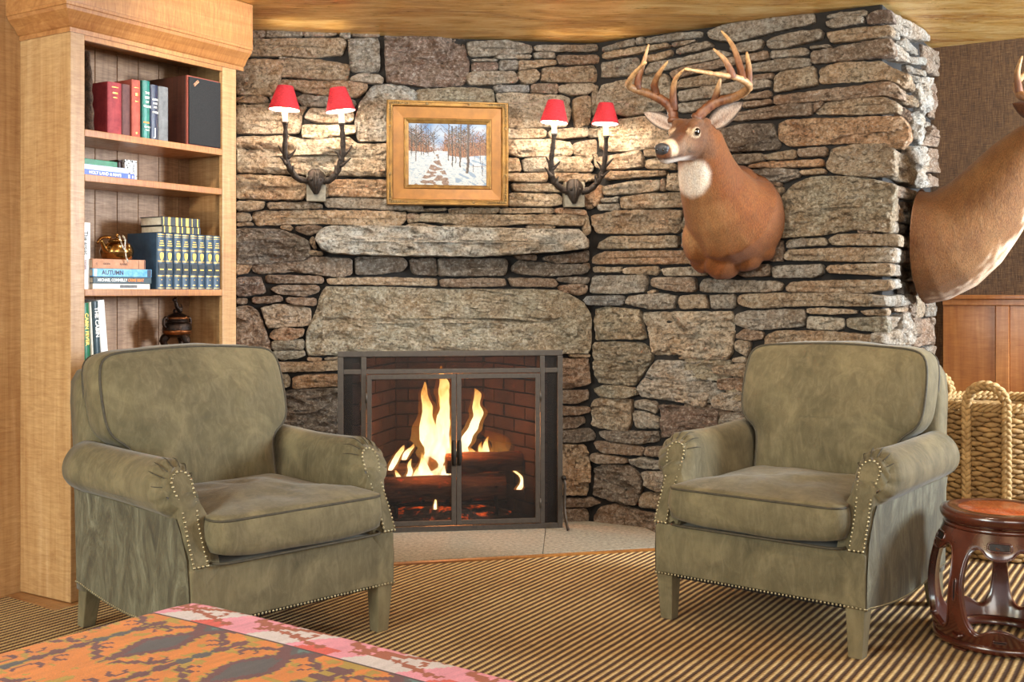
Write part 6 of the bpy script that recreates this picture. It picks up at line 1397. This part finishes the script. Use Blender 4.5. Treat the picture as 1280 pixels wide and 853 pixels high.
# ------------------------------------------------------------ armchairs (local x right, y back, z up; front centre at the origin)
su = NM('olive_suede'); v = su.coord(); big = su.noise(v, 5, 5, .6, .8); nap = su.noise(su.coord(scale=(2.2, 2.2, .7)), 16, 6, .7, 1.0); fine = su.noise(v, 260, 3, .6)
col = su.ramp(big, [(.3, hx('#4e4630')), (.5, hx('#61573e')), (.72, hx('#796d4f'))]); col = su.mix(su.mr(nap, .46, .74, 0, .35), col, hx('#8c7e62')); col = su.mix(su.mr(nap, .44, .26, 0, .35), col, hx('#443b2a'))
su.set(Base_Color=col, Roughness=.8, Sheen_Weight=.12, Sheen_Roughness=.45); su.b.inputs['Specular IOR Level'].default_value = .3
su.put(su.b.inputs['Normal'], su.bump(su.math('ADD', nap, su.math('MULTIPLY', fine, .35)), .22, .006)); MAT['suede'] = su.m
sp_ = NM('side_lit_suede'); v = sp_.coord(); b1 = sp_.noise(sp_.coord(scale=(1, 1, .42)), 11, 6, .72, 1.5)
col = sp_.ramp(b1, [(.34, hx('#353121')), (.46, hx('#4a4531')), (.58, hx('#615d48')), (.75, hx('#87866f'))])  # nap streaks, the paler tones painting in window sheen
sp_.set(Base_Color=col, Roughness=.72, Sheen_Weight=.3, Sheen_Roughness=.4); sp_.put(sp_.b.inputs['Normal'], sp_.bump(b1, .25, .01)); MAT['suede_side'] = sp_.m
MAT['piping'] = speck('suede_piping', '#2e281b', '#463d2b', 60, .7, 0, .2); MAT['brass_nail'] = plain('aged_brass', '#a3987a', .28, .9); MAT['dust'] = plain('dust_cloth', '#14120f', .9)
def pillow(outline, plane, d0, d1, bulge0, bulge1, seed, N=88, wr=.004, nr=11):
    """cushion: 2-D outline, two puffed faces at depths d0 < d1 along the plane's third axis"""
    P = [Vector(p) for p in outline]; L = [(P[(i+1) % len(P)]-P[i]).length for i in range(len(P))]; per = sum(L); out = []; acc = 0; i = 0
    for k in range(N):
        t = k*per/N
        while acc+L[i] < t and i < len(P)-1: acc += L[i]; i += 1
        out.append(P[i].lerp(P[(i+1) % len(P)], (t-acc)/L[i]))
    for _ in range(2): out = [(out[k-1]+out[k]*2+out[(k+1) % N])/4 for k in range(N)]
    xs = [p.x for p in out]; ys = [p.y for p in out]; cx, cy = (max(xs)+min(xs))/2, (max(ys)+min(ys))/2
    mn = min(max(xs)-min(xs), max(ys)-min(ys))/2; hw, hh = max(0, (max(xs)-min(xs))/2-mn), max(0, (max(ys)-min(ys))/2-mn)
    def put(p, d): return Vector((p.x, d, p.y)) if plane == 'xz' else Vector((p.x, p.y, d))
    def face(d, b, s):
        rs = []
        for q in range(nr+1):
            t = .94*q/nr; ring = []
            for p in out:
                c = p.lerp(Vector((min(max(p.x, cx-hw), cx+hw), min(max(p.y, cy-hh), cy+hh))), t)
                h = b*(1-(1-t)**2.4)+wr*1.6*t*(mnoise.fractal(Vector((c.x*5, c.y*7, seed)), 1, 2, 3))
                pk = math.sin(c.x*46+4*nz((c.x*7, c.y*7, seed)))*wr*1.1*(1-t)**2*t*4*max(0, nz((c.x*6, c.y*6, seed+9)))
                ring.append(put(c, d+s*(h+pk)))
            rs.append(ring)
        return rs
    A, B = face(d0, bulge0, -1), face(d1, bulge1, 1)
    mid = []
    nrm = [(lambda e: Vector((e.y, -e.x)))((out[(k+1) % N]-out[k-1]).normalized()) for k in range(N)]
    ar = sum(out[k].x*out[(k+1) % N].y-out[(k+1) % N].x*out[k].y for k in range(N))
    sg = 1 if ar > 0 else -1
    for f in (.2, .5, .8): mid.append([put(out[k]+nrm[k]*sg*.010*math.sin(math.pi*f)*(1+.5*nz((out[k].x*9, out[k].y*9, seed))), d0+(d1-d0)*f) for k in range(N)])
    m = MB().rings(list(reversed(A))+mid+B)
    return m, A[0], B[0]
def rrect(x0, x1, y0, y1, r, n=6):
    pts = []
    for cx, cy, a in ((x1-r, y1-r, 0), (x0+r, y1-r, 90), (x0+r, y0+r, 180), (x1-r, y0+r, 270)):
        pts += [(cx+r*math.cos(R(a+90*k/n)), cy+r*math.sin(R(a+90*k/n))) for k in range(n+1)]
    return pts
def loop_tube(name, pts, r, mat, parent):
    p = list(pts); return MB().tube(p+[p[0], p[1]], r, 8, cap=False).build(name, mat, parent)
def armchair(label, origin, rz, seed):
    t = thing('armchair', label, 'armchair', (*origin, .0095), rz, 'olive suede armchairs by the fire')
    HW = .365; D = .76; F = MAT['suede']
    # seat base with a gently scalloped hem along its sides
    q = MB(); rs = []
    ns = 25
    def hem(y): return .148-.022*math.sin(math.pi*min(1, max(0, (y-.02)/.72)))**2*0+(.0 if y < .03 else -.030*math.sin(math.pi*min(1, (y-.03)/.70))**1.0)
    for k in range(ns):
        y = D*k/(ns-1); hz = hem(y); hf = .150
        rs.append([Vector((-HW, y, hz)), Vector((-HW+.03, y, hf+.01)), Vector((HW-.03, y, hf+.01)), Vector((HW, y, hz)), Vector((HW, y, .318)), Vector((HW-.01, y, .327)), Vector((-HW+.01, y, .327)), Vector((-HW, y, .318))])
    q.rings(rs).build('seat_base', F, t, False, .006, 2)
    # legs
    for x in (-1, 1):
        for y, rk in ((.034, 0), (D-.045, .05)):
            a, b = .031, .022; c0 = Vector((x*(HW-.033), y, .152)); c1 = Vector((x*(HW-.036), y+rk, 0))
            r0 = [c0+Vector((sx*a, sy*a, .02)) for sx, sy in ((-1, -1), (1, -1), (1, 1), (-1, 1))]; r1 = [c1+Vector((sx*b, sy*b, 0)) for sx, sy in ((-1, -1), (1, -1), (1, 1), (-1, 1))]
            MB().rings([r1, r0]).build('leg', F, t, False, .004, 2)
    # arms: rolled top running back, plain slab below, pleated front
    nails = MB()
    def nail(p, r=.0048): nails.ball(p, r, 8, (1, .7, 1))
    for s in (-1, 1):
        prof = [(.275, .30), (.272, .40), (.274, .47), (.277, .525), (.284, .570), (.300, .603), (.323, .620), (.348, .624), (.374, .617), (.399, .600), (.417, .574), (.425, .545), (.421, .512), (.405, .486), (.386, .470), (.374, .462), (.369, .44), (.368, .40), (.367, .32), (.367, .24)]
        prof = crom(prof[:17], 3)+prof[17:]; bot = len(prof)
        lean = lambda z, y: .118*max(0, (z-.325)/.25)*max(0, 1-max(0, y)/.5)
        kf = lambda y: 1 if y > .046 else .66+.34*math.sin(math.pi/2*max(0, min(1, (y+.006)/.05)))
        rs = []; ys = [-.006, -.003, .001, .006, .012, .020, .032, .046, .06, .08, .12, .2, .3, .4, .5, .58, .64, .70]
        cx, cz = .343, .555
        for i, y in enumerate(ys):
            ring = []
            for x, z in prof:
                dx, dz = x-cx, z-cz; rr = math.hypot(dx, dz); an = math.atan2(dz, dx)
                k = kf(y)
                pl = -.011*abs(math.sin(an*5.5+seed))**8*math.exp(-max(0, y)/.055) if z > .47 and y > -.004 else 0
                if z > .46: x2, z2 = cx+dx*(k+pl/rr*1.2), cz+dz*(k+pl/rr*1.2)
                else: x2, z2 = x if y > .004 else x-(.004 if x > .3 else -.004), z
                x2 += (.006*math.sin(y*6+seed))*(1 if z > .46 else 0)-.022*sstep(.3, .7, y)*0
                z2 += -.006*math.sin(y*5)*(1 if z > .5 else 0)
                ring.append(Vector((s*(x2+.014*sstep(.2, .7, y)*sstep(.44, .52, z)), y+lean(z, y)+(.012 if z < .322 and y < .02 else 0), z2)))
            ring.append(Vector((s*.366, y+(.012 if y < .02 else 0), max(hem(max(y, 0))+.006, .10) if y > .01 else .20))); ring.append(Vector((s*.30, y+(.012 if y < .02 else 0), .20)))
            rs.append(ring)
        am = MB().rings(rs, True, False, True); nn = len(rs[0])
        am.f += [(i, i+1, nn-2-i, nn-1-i) for i in range(nn//2-1)]
        arm = am.build('arm', F, t)
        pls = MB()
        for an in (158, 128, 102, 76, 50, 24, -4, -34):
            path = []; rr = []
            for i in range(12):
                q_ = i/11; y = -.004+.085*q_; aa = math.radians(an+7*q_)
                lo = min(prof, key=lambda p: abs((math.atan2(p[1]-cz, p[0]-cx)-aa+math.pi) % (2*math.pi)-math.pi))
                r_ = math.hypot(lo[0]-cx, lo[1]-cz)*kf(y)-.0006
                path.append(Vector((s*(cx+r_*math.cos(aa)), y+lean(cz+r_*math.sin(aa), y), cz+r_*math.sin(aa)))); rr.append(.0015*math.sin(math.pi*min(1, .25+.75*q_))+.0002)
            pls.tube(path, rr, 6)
        pls.build('pleat_shade_lines', MAT['piping'], arm)['kind'] = 'stuff'  # thin dark tubes added to draw the shade inside the pleats
        # outer side panel: same suede, streaky nap with window light in its colour
        pr = []
        for k in range(21):
            y = .006+(D-.012)*k/20; pr.append([Vector((s*.3675, y, hem(y)+.002)), Vector((s*.3695, y, .25)), Vector((s*.3705, y+lean(.35, y), .35)), Vector((s*.3715, y+lean(.42, y), .42)), Vector((s*.376, y+lean(.462, y), .462))])
        MB().rings(pr, False, False, False).build('side_panel', MAT['suede_side'], arm)
        # facing strip with a double row of nails
        L_ = crom([(.318, .332), (.319, .40), (.317, .46), (.312, .51), (.310, .552)], 6)
        Rr = crom([(.362, .332), (.362, .40), (.360, .45), (.361, .50), (.370, .535), (.374, .560)], 6)
        top = [(.342+.032*math.cos(u), .556+.034*math.sin(u)) for u in [R(180-180*k/10) for k in range(1, 10)]]
        edge = list(L_)+top+list(reversed(Rr)); poly_ = [(s*x, z) for x, z in edge]
        n = len(poly_); q = MB()
        q.rings([[Vector((x, -.002+lean(z, 0), z)) for x, z in poly_], [Vector((x, -.012+lean(z, 0), z)) for x, z in [(p[0]*.997+s*.0011, p[1]) for p in poly_]]]).build('facing_strip', F, arm, False)
        pts = [Vector((x, -.012+lean(z, 0), z)) for x, z in poly_]+[Vector((poly_[0][0], -.009, poly_[0][1]))]
        acc = 0; nxt = 0
        for i in range(len(pts)-1):
            sgl = (pts[i+1]-pts[i]).length
            while nxt <= acc+sgl: nail(pts[i].lerp(pts[i+1], (nxt-acc)/sgl)); nxt += .0135
            acc += sgl
    k = 0
    while k <= 2*HW/.0125: nail(Vector((-HW+.004+k*.0125, -.002, .158)), .0042); k += 1
    for s in (-1, 1):
        y = .006
        while y < D: nail(Vector((s*(HW+.003), y, hem(y)+.008)), .0036); y += .0125
    nt_ = nails.build('nailhead_trim', MAT['brass_nail'], t); nt_['kind'] = 'stuff'
    # back shell behind the cushion, raked
    q = MB(); rs = []
    for z, y0, y1, w in ((.13, .70, .765, .362), (.30, .66, .775, .362), (.48, .66, .785, .362), (.62, .70, .81, .356), (.74, .735, .845, .350), (.81, .755, .865, .338), (.845, .77, .865, .318), (.86, .785, .85, .29)):
        rs.append([Vector((-w, y0, z)), Vector((-w*.5, y0-.004, z+.004)), Vector((w*.5, y0-.004, z+.004)), Vector((w, y0, z)), Vector((w+.004, (y0+y1)/2, z)), Vector((w, y1, z)), Vector((0, y1+.008, z+.004)), Vector((-w, y1, z)), Vector((-w-.004, (y0+y1)/2, z))])
    q.rings(rs).build('back_shell', F, t)
    # seat cushion
    m, a, b = pillow([(.262, .56), (-.262, .56), (-.266, .10), (-.288, .065), (-.302, .04), (-.302, -.02), (-.290, -.034), (.290, -.034), (.302, -.02), (.302, .04), (.288, .065), (.266, .10)], 'xy', .336, .455, .004, .034, seed, wr=.012)
    for v in m.v: v.z += .020*(abs(v.x)/.3)**3*sstep(.40, .34, v.z)*sstep(.2, .0, v.y)+.006+.006*nz((v.x*5, v.y*5, seed))
    sc = m.build('seat_cushion', F, t)
    loop_tube('piping', b, .0042, MAT['piping'], sc); loop_tube('piping', [p+Vector((0, 0, -.002)) for p in a], .0042, MAT['piping'], sc)
    # T-shaped back cushion leaning on the shell
    ol = crom([(-.252, .43), (-.258, .55), (-.272, .605), (-.315, .632), (-.338, .670), (-.344, .76), (-.336, .865), (-.300, .903), (-.15, .916), (.0, .921), (.15, .916), (.300, .903), (.336, .865), (.344, .76), (.338, .670), (.315, .632), (.272, .605), (.258, .55), (.252, .43)], 5)+[(.0, .425)]
    m, a, b = pillow(list(reversed(ol)), 'xz', .515, .645, .066, .004, seed+5, 110, .013, 13)
    def rake(v): return Vector((v.x, v.y+(v.z-.43)*.31, v.z-(v.y-.55)*.06))
    m.v = [rake(v) for v in m.v]
    bc_ = m.build('back_cushion', F, t)
    loop_tube('piping', [rake(v) for v in a], .0042, MAT['piping'], bc_); loop_tube('piping', [rake(v) for v in b], .0042, MAT['piping'], bc_)
    box('dust_cover', MAT['dust'], t, -.32, .32, .04, .70, .138, .158, .002)
    return t
armchair('olive suede armchair with brass nailheads in front of the bookcase', (-.646, 3.374), R(45), 2.0)
armchair('olive suede armchair with brass nailheads below the deer mount, beside the drum stool', (.774, 3.54), R(-38.5), 7.0)
# ------------------------------------------------------------ drum stool
MAT['rosewood'] = speck('polished_rosewood', '#34140c', '#5a2818', 9, .26, 0, .05, 60, .002, Coat_Weight=.8, Coat_Roughness=.12); MAT['burl'] = wood('burl_inlay', '#a04a1c', '#c8682c', '#dc8440', 'X', .3, .22, .7)
SX, SY = 1.56, 3.53
st = thing('drum_stool', 'dark rosewood drum stool with five curved legs and burl wood seat beside the right armchair', 'stool', (SX, SY, .0095))
RW = MAT['rosewood']
MB().lathe([(.0, .378), (.150, .378), (.168, .384), (.176, .394), (.180, .404), (.180, .413), (.176, .420), (.166, .4235), (.130, .4235), (.128, .420), (.0, .420)], 64, cap=False).build('seat_top', RW, st)
MB().lathe([(.0, .4205), (.1275, .4205), (.124, .4225), (.0, .4235)], 56, cap=False).build('seat_inlay', MAT['burl'], st)
MB().lathe([(.140, .364), (.168, .3655), (.170, .369), (.171, .374), (.168, .379), (.158, .380)], 56, cap=False).build('seat_bead', RW, st)
def rad(z):
    t = z/.37; return .168+.050*math.sin(math.pi*min(1, max(0, .93*(1-t))))+.006*(1-t)
def surf(th, z, off=0):
    r = rad(z)+off; return Vector((r*math.sin(th), -r*math.cos(th), z))
Z0, Z1s = .030, .366
def opening(n):
    """cloud-headed window outline in (fraction of sector, height)"""
    pts = []
    base = [(-.37, .10), (-.405, .16), (-.415, .22), (-.40, .27), (-.36, .304), (-.28, .318), (-.20, .312), (-.15, .300), (-.08, .292), (0, .290), (.08, .292), (.15, .300), (.20, .312), (.28, .318), (.36, .304), (.40, .27), (.415, .22), (.405, .16), (.37, .10), (.32, .074), (.25, .064), (.18, .070), (.10, .082), (0, .086), (-.10, .082), (-.18, .070), (-.25, .064), (-.32, .074)]
    return crom(base+[base[0]], 3)[:-1]
OPN = opening(0); NO = len(OPN)
sec = 2*math.pi/5
def rect_pt(f, z):
    """push a window point out to the sector's rectangle"""
    cx, cz = 0, .19; dx, dz = f-cx, z-cz; k = min(.5/abs(dx) if abs(dx) > 1e-6 else 9e9, ((Z1s-cz) if dz > 0 else (cz-Z0))/abs(dz) if abs(dz) > 1e-6 else 9e9)
    return cx+dx*k, cz+dz*k
q = MB()
for s in range(5):
    c = R(-24)+sec*s
    # make sure the rectangle's corners are on the outline
    loop = list(OPN); out = [list(rect_pt(*p)) for p in loop]
    for cxr, czr in ((-.5, Z0), (.5, Z0), (-.5, Z1s), (.5, Z1s)):
        j = min(range(NO), key=lambda i: (out[i][0]-cxr)**2*.05+(out[i][1]-czr)**2); out[j] = [cxr, czr]
    for off in (0, -.020):
        rs = []
        for k in range(7):
            t = k/6; rs.append([surf(c+sec*(o[0]+(i[0]-o[0])*t), o[1]+(i[1]-o[1])*t, off-(.0035*(1 if off == 0 else -1) if k == 6 else 0)) for o, i in zip(out, loop)])
        q.rings(rs, True, False, False)
        if off == 0: edge0 = rs[-1]
        else: q.rings([edge0, rs[-1]], True, False, False)
bodyo = q.build('leg_frame', RW, st)
MB().lathe([(.170, .0305), (.196, .0305), (.202, .024), (.202, .014), (.198, .006), (.170, .006)], 64, cap=False).build('base_ring', RW, st)
MB().lathe([(.150, .006), (.170, .006), (.170, .0305), (.150, .0305), (.150, .006)], 64, cap=False).build('base_ring', RW, st)
for s in range(5):
    c = R(-24)+sec*s
    MB().box(-.022, .022, -.012, .012, 0, .007).xf(Matrix.Translation((.188*math.sin(c+sec/2), -.188*math.cos(c+sec/2), 0)) @ Matrix.Rotation(c+sec/2, 4, 'Z')).build('foot', RW, st, False, .002)
    # raised bead round the window, slots in apron, leg and foot rail with dark inlays as their shade
    loop_tube('window_bead', [surf(c+sec*f*1.045, .19+(z-.19)*1.045, .001) for f, z in OPN], .0028, RW, bodyo)
    def slot(name, c0, z0, hw, hh, r=.0028):
        pts = []
        for k in range(24):
            u = 2*math.pi*k/24; cu, su_ = math.cos(u), math.sin(u)
            x = hw*(abs(cu)**.45)*(1 if cu > 0 else -1); z = hh*(abs(su_)**.45)*(1 if su_ > 0 else -1); pts.append((x, z))
        loop_tube(name, [surf(c0+x/rad(z0), z0+z, .001) for x, z in pts], r, RW, bodyo)
        n = len(pts); MB().rings([[surf(c0+x*.85/rad(z0), z0+z*.85, -.0015) for x, z in pts], [surf(c0+x*.85/rad(z0), z0+z*.85, .0012) for x, z in pts]]).build(name+'_shade_inlay', MAT['slot_dark'] if 'slot_dark' in MAT else MAT.setdefault('slot_dark', plain('slot_shadow_wood', '#140705', .6)), bodyo, False)
    slot('apron_slot', c, .332, .034, .0125, .0034); slot('leg_slot', c+sec/2, .19, .0055, .034); slot('rail_slot', c, .047, .020, .004, .0018)
    a = c+sec/2
    MB().tube([surf(a-.10, .052, .003), surf(a, .040, .009), surf(a+.10, .052, .003)], [.003, .006, .003], 8).build('toe_scroll', RW, bodyo)
# ------------------------------------------------------------ basket
MAT['hyacinth'] = speck('water_hyacinth', '#755630', '#b5925c', 16, .7, 0, .8, 120, .004); MAT['hyacinth_rope'] = speck('hyacinth_rope', '#8a6a3e', '#c4a26c', 22, .7, 0, .7, 150, .004)
BX0, BY0, BR_, BHt = 2.125, 4.787, .303, .625
bk = thing('woven_basket', 'large round woven hyacinth basket with braided rope handles behind the drum stool', 'basket', (BX0, BY0, .0095))
q = MB(); rowh = .0205; nrow = int(BHt/rowh)
rg = random.Random(3)
def brad(z): return BR_*(.90+.10*sstep(0, .3, z))
for r in range(nrow):
    z = .014+r*rowh; ns = 31
    for k in range(ns):
        a0 = 2*math.pi*(k+.5*(r % 2)+rg.uniform(-.06, .06))/ns; L = 2*math.pi/ns*1.22
        pts = []; rr = []
        for i in range(6):
            t = i/5; a = a0+L*(t-.5); b = math.sin(math.pi*t); R_ = brad(z)+.010*b-.006; pts.append((R_*math.cos(a), R_*math.sin(a), z+.009*(t-.5)*(1 if r % 2 else -1)+rg.uniform(-.001, .001))); rr.append(.0042+.0074*b*rg.uniform(.9, 1.1))
        q.tube(pts, rr, 6, up=(0, 0, 1), flat=.8)
wv_ = q.build('weave', MAT['hyacinth'], bk); wv_['kind'] = 'stuff'
MB().lathe([(.0, .003), (brad(0)-.02, .003), (brad(.2)-.018, .2), (BR_-.018, BHt-.01), (BR_-.026, BHt-.01), (brad(.2)-.03, .2), (brad(0)-.03, .015), (.0, .015)], 48, cap=False).build('basket_lining', MAT['hyacinth'], bk)
for k in range(2):
    rs = []
    q = MB(); n = 220
    for ph in (0, math.pi):
        q.tube([((BR_+.001+.007*math.cos(38*u+ph))*math.cos(u), (BR_+.001+.007*math.cos(38*u+ph))*math.sin(u), BHt+.004+.016*k+.007*math.sin(38*u+ph)) for u in [2*math.pi*j/n for j in range(n+1)]], .0075, 7, cap=False)
    q.build('rim_braid', MAT['hyacinth_rope'], bk)
def braid(path, w, th, name, parent, pitch=.05):
    """three-strand flat braid along a path of (point, side vector, out vector)"""
    ln = [0]
    for i in range(1, len(path)): ln.append(ln[-1]+(path[i][0]-path[i-1][0]).length)
    q = MB()
    for s in range(3):
        pts = []
        for (p, sd, ou), l in zip(path, ln):
            u = 2*math.pi*(l/(pitch*1.5)+s/3); pts.append(p+sd*(w*math.sin(u))+ou*(th*math.sin(2*u)))
        q.tube(pts, .0105, 7)
    return q.build(name, MAT['hyacinth_rope'], parent)
def handle(ang, span, h):
    pts = []
    R1 = BR_+.017
    for k in range(26): z = .03+(BHt-.03)*k/25; pts.append((ang-span, z, 0))
    for k in range(1, 24): u = math.pi*k/24; pts.append((ang-span*math.cos(u), BHt+h*math.sin(u)**.75, 0))
    for k in range(26): z = BHt-(BHt-.03)*k/25; pts.append((ang+span, z, 0))
    out = []
    P = [Vector(((brad(min(z, BHt))+.017)*math.cos(a), (brad(min(z, BHt))+.017)*math.sin(a), z)) for a, z, _ in pts]
    Q = []
    for i in range(len(P)-1):
        for f in (0, .34, .67): Q.append(P[i].lerp(P[i+1], f))
    for i, p in enumerate(Q):
        t = (Q[min(i+1, len(Q)-1)]-Q[max(i-1, 0)]).normalized(); ou = Vector((p.x, p.y, 0)).normalized(); sd = t.cross(ou).normalized(); out.append((p, sd, ou))
    braid(out, .011, .006, 'handle', bk)
handle(R(-125), .245, .105); handle(R(122), .245, .105)
# ------------------------------------------------------------ kilim ottoman
OZ = .452
c0 = Vector((-.704, 2.46, 0)); oax = Vector((.704, -.505, 0)).normalized(); oin = Vector((oax.y, -oax.x, 0))
if oin.y > 0: oin = -oin
ot = thing('kilim_ottoman', 'low ottoman upholstered in orange and pink patterned kilim in the foreground', 'ottoman', (c0.x, c0.y, .0095), math.atan2(oax.y, oax.x))
OW, OD = 1.25, 1.0                                                             # local x along the far edge, y = -distance toward the viewer
KP = {k: hx(h)[:3] for k, h in dict(o='#e08636', y='#b5963a', p='#6d3d48', g='#54525a', k='#ee9cb4', w='#ddd3d6', r='#a8563a', c='#e0584e', t='#5b7f80', d='#4a2c38').items()}
def tooth(x, p): return abs((x/p) % 1-.5)*2
def kil(u, v):
    """u along the edge, v inwards; the weave steps in small cells"""
    u = math.floor(u/.0055)*.0055; v = math.floor(v/.0045)*.0045
    if v < .150:                                                              # pink border with slanting blocks and rust hooks
        s = (u+v*.55) % .26; m = 'k' if s < .15 else 'w'
        h = (u-.03+v*.25) % .26
        if abs(v-(.058+.020*math.sin(h*24))) < .0065+.009*tooth(u, .026) and h < .20: return 'r'
        r1 = math.hypot(h-.075, v-.052)
        if .014 < r1 < .024 and not (h > .075 and v > .052): return 'r'
        r2 = math.hypot(h-.165, v-.085)
        if .013 < r2 < .022 and not (h < .165 and v < .085): return 'r'
        if abs(v-(.105+.012*math.sin(h*24+2))) < .004+.007*tooth(u, .03) and h > .05: return 'r'
        if v < .026 and tooth(u, .04) > .55+v*8: return 'r'
        if v > .108 and (u+v*.9) % .30 < .085-(.150-v)*.5: return 'c'
        return m
    if v < .157: return 'd'
    vv = v-.157; P, Q = .25, .36
    a = (u+.12) % P; da = min(a, P-a); ac = abs(a-P/2); sg = 1 if a < P/2 else -1
    b = (vv-.13) % Q; db = min(b, Q-b)
    tri = ac/.052+vv/.062
    if tri < .55: return 't' if tri < .25 else 'g'
    if tri < 1.0+.18*tooth(u, .024): return 'p'
    dia = ac/.052+db/.125
    if dia < .72: return 'g'
    if dia < 1+.16*tooth(v, .022): return 'p'
    if dia < 1.10+.16*tooth(v, .022): return 'y'
    t = .004+.012*tooth(vv, .044)
    if da < t and (vv % .36) > .02: return 'g' if (db < .03 or tooth(vv, .17) > .8) else 'p'
    if da < t+.004: return 'y'
    if db < .0035: return 'p'
    for k, o in ((1.15, .075),):                                 # toothed diagonals
        e = abs(db-o-k*(da-.03)*.55); tt = .003+.010*tooth(u+sg*vv*.3, .034)
        if e < tt and .012 < da < .105: return 'p'
        if e < tt+.003 and .012 < da < .105: return 'y'
    for hx_, hy_ in ((.050, .062), (.045, .150)):                             # hooks
        rr = math.hypot(da-hx_, db-hy_)
        if .011 < rr < .019 and not (da > hx_ and db < hy_): return 'p'
    return 'o' if nz((u*26, v*60, 1)) > -.36 else 'y'
NU, NV = 215, 165
RC = .05
def opos(i, j):
    """padded top: crown in the middle, rounded over at the border; fabric parameter runs on down the sides"""
    u = i/NU*OW; v = j/NV*OD
    def edge(x, L):
        e = .055
        def f(d):
            if d < e: th = (1-d/e)*math.pi/2; return e*(1-math.sin(th))*.8, e*(1-math.cos(th))
            return d-e*.2, 0
        if x < L/2: p, dz = f(x); return p, dz
        p, dz = f(L-x); return L-p, dz
    px, dz1 = edge(u, OW); py, dz2 = edge(v, OD)
    cr = .018*math.sin(math.pi*u/OW)**.6*math.sin(math.pi*v/OD)**.6
    k = max(0, 1-u/.10)*max(0, 1-v/.10)
    px += .020*k; py += .020*k
    return Vector((px, -py, OZ-.018+cr-max(dz1, dz2)-.25*min(dz1, dz2)))
vs = [opos(i, j) for j in range(NV+1) for i in range(NU+1)]
fs = [(j*(NU+1)+i, (j+1)*(NU+1)+i, (j+1)*(NU+1)+i+1, j*(NU+1)+i+1) for j in range(NV) for i in range(NU)]
tp = mesh('top_cover', vs, fs, None, ot)
at = tp.data.color_attributes.new('weave', 'FLOAT_COLOR', 'CORNER'); buf = []
for j in range(NV):
    for i in range(NU):
        c = KP[kil((i+.5)/NU*OW, (j+.5)/NV*OD)]; k = 1+.16*nz((i*.45, j*.09, 1))+.10*nz((i*.07, j*.06, 5))
        buf += [c[0]*k, c[1]*k, c[2]*k, 1]*4
at.data.foreach_set('color', buf)
m, c = attr_mat('kilim_wool', 'weave', .9); v = m.coord(); nzv = m.noise(m.coord(scale=(1, 4, 1)), 240, 4, .8)
m.set(Base_Color=m.mix(m.mr(nzv, .4, .68, 0, .5), c, m.mix(1, c, hx('#8a7a70'), 'MULTIPLY')), Sheen_Weight=.2); m.put(m.b.inputs['Normal'], m.bump(m.math('ADD', nzv, m.wave(v, 110, 0, 0, 1, 'Y')), .5, .003)); tp.data.materials.append(m.m)
MAT['kilim_side'] = speck('kilim_side', '#8a4a3a', '#c4763a', 12, .9, 0, .4, 200)
MB().box(.010, OW-.010, -OD+.010, -.010, .12, OZ-.062).build('side_band', MAT['kilim_side'], ot, False, .012, 3)
MAT['dark_leg'] = wood('ottoman_leg', '#2c1a10', '#4a2e1c', '#5c3a24', 'Z', .2, .4, .2)
for x in (.07, OW-.07):
    for y in (-.07, -OD+.07): MB().lathe([(.018, 0), (.024, .04), (.03, .125)], 16, (x, y, 0)).build('leg', MAT['dark_leg'], ot)
